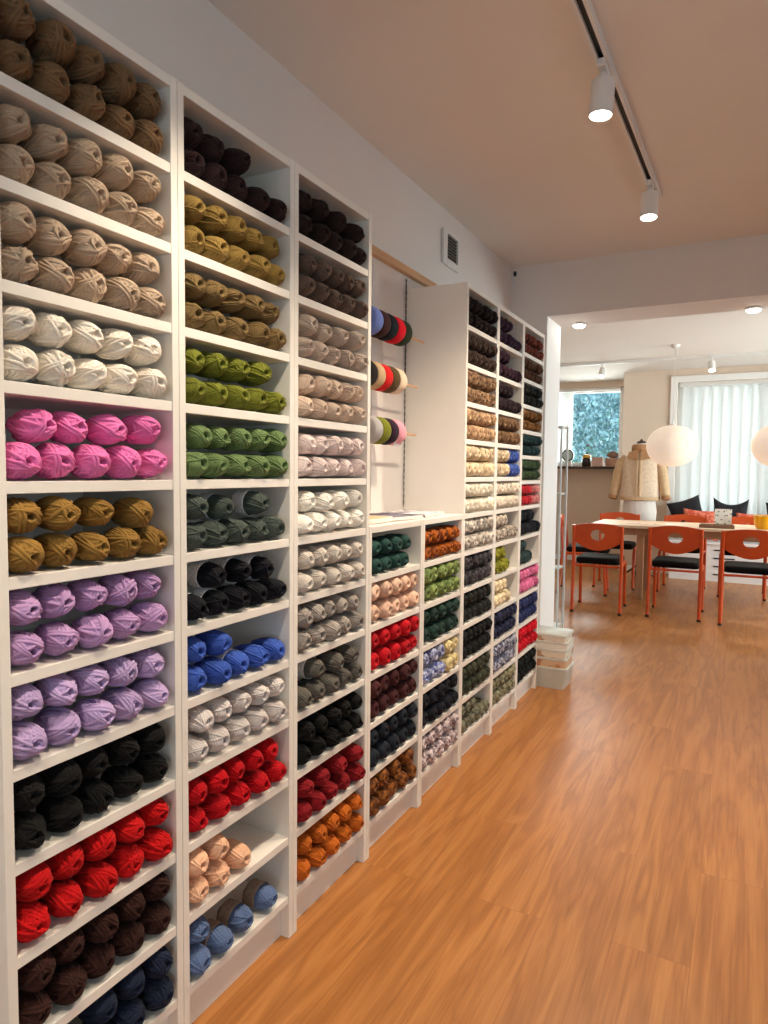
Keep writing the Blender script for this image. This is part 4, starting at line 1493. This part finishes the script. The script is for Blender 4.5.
# ------------------------------------------------------------------ light
w = bpy.data.worlds.new('World')
scene.world = w
w.use_nodes = True
nt = w.node_tree
bg = nt.nodes['Background']
tc = N(nt, 'ShaderNodeTexCoord')
sp = N(nt, 'ShaderNodeSeparateXYZ')
nt.links.new(tc.outputs['Generated'], sp.inputs[0])
rp = ramp(nt, [(0.0, (0.74, 0.88, 1.0, 1)), (0.5, (0.86, 0.94, 1.0, 1))])
nt.links.new(sp.outputs['Z'], rp.inputs['Fac'])
nt.links.new(rp.outputs['Color'], bg.inputs['Color'])
bg.inputs['Strength'].default_value = 1.1


def area(name, loc, rot, sx, sy, energy, col):
    l = bpy.data.lights.new(name, 'AREA')
    l.shape = 'RECTANGLE'
    l.size, l.size_y = sx, sy
    l.energy = energy
    l.color = col
    o = bpy.data.objects.new(name, l)
    o.location = loc
    o.rotation_euler = rot
    COL.objects.link(o)
    return o


DAY = (1.0, 0.97, 0.93)
# lamps standing for daylight at the seen windows and at the added ones
area('daylight_blinds', (1.75, YW + 0.38, 1.42), (math.radians(90), 0, PI), 2.8, 1.8, 66, (0.96, 0.98, 1.0))
area('daylight_small', (-1.1, YN + 0.3, 1.85), (math.radians(90), 0, PI), 1.1, 0.95, 50, DAY)
area('added_daylight_back', (1.8, -3.62, 1.3), (math.radians(90), 0, 0), 2.7, 1.7, 14, DAY)  # fill lamp at the added back window
area('added_daylight_far_side', (XR + 0.25, 5.9, 1.4), (0, math.radians(90), 0), 1.7, 2.8, 200, DAY)  # fill lamp at the added side window, brightens the far room
for yy in (-1.75, 0.35):  # fill lamps at the added right wall windows
    area('added_daylight_side', (XR + 0.25, yy, 1.35), (0, math.radians(90), 0), 1.6, 1.6, 3, DAY)
sl = bpy.data.lights.new('sun', 'SUN')
sl.energy = 3.0
sl.angle = 0.02
so = bpy.data.objects.new('sun', sl)
so.rotation_euler = Vector((0.45, 1.0, -1.3)).to_track_quat('-Z', 'Y').to_euler()
COL.objects.link(so)

# ------------------------------------------------------------------ camera
cam = bpy.data.cameras.new('Camera')
co = bpy.data.objects.new('Camera', cam)
COL.objects.link(co)
pitch, yaw, roll = 0.0604, 0.4891, 0.0105
fw = Vector((-math.sin(yaw) * math.cos(pitch), math.cos(yaw) * math.cos(pitch), -math.sin(pitch)))
rt = Vector((math.cos(yaw), math.sin(yaw), 0))
up = rt.cross(fw)
r2 = rt * math.cos(roll) + up * math.sin(roll)
u2 = up * math.cos(roll) - rt * math.sin(roll)
mw = Matrix(((r2.x, u2.x, -fw.x, 1.0285), (r2.y, u2.y, -fw.y, -1.037), (r2.z, u2.z, -fw.z, 1.2469), (0, 0, 0, 1)))
co.matrix_world = mw
cam.sensor_fit = 'HORIZONTAL'
cam.sensor_width = 36.0
cam.lens = 678.5 / 768 * 36.0
cam.clip_start = 0.02
scene.camera = co

vs = scene.view_settings
scene.display_settings.display_device = 'sRGB'
vs.view_transform = 'Standard'
vs.look = 'None'
vs.gamma = 1.0
vs.use_curve_mapping = False
vs.exposure = 0.2
scene.cycles.use_denoising = True
scene.cycles.max_bounces = 8
scene.cycles.diffuse_bounces = 5
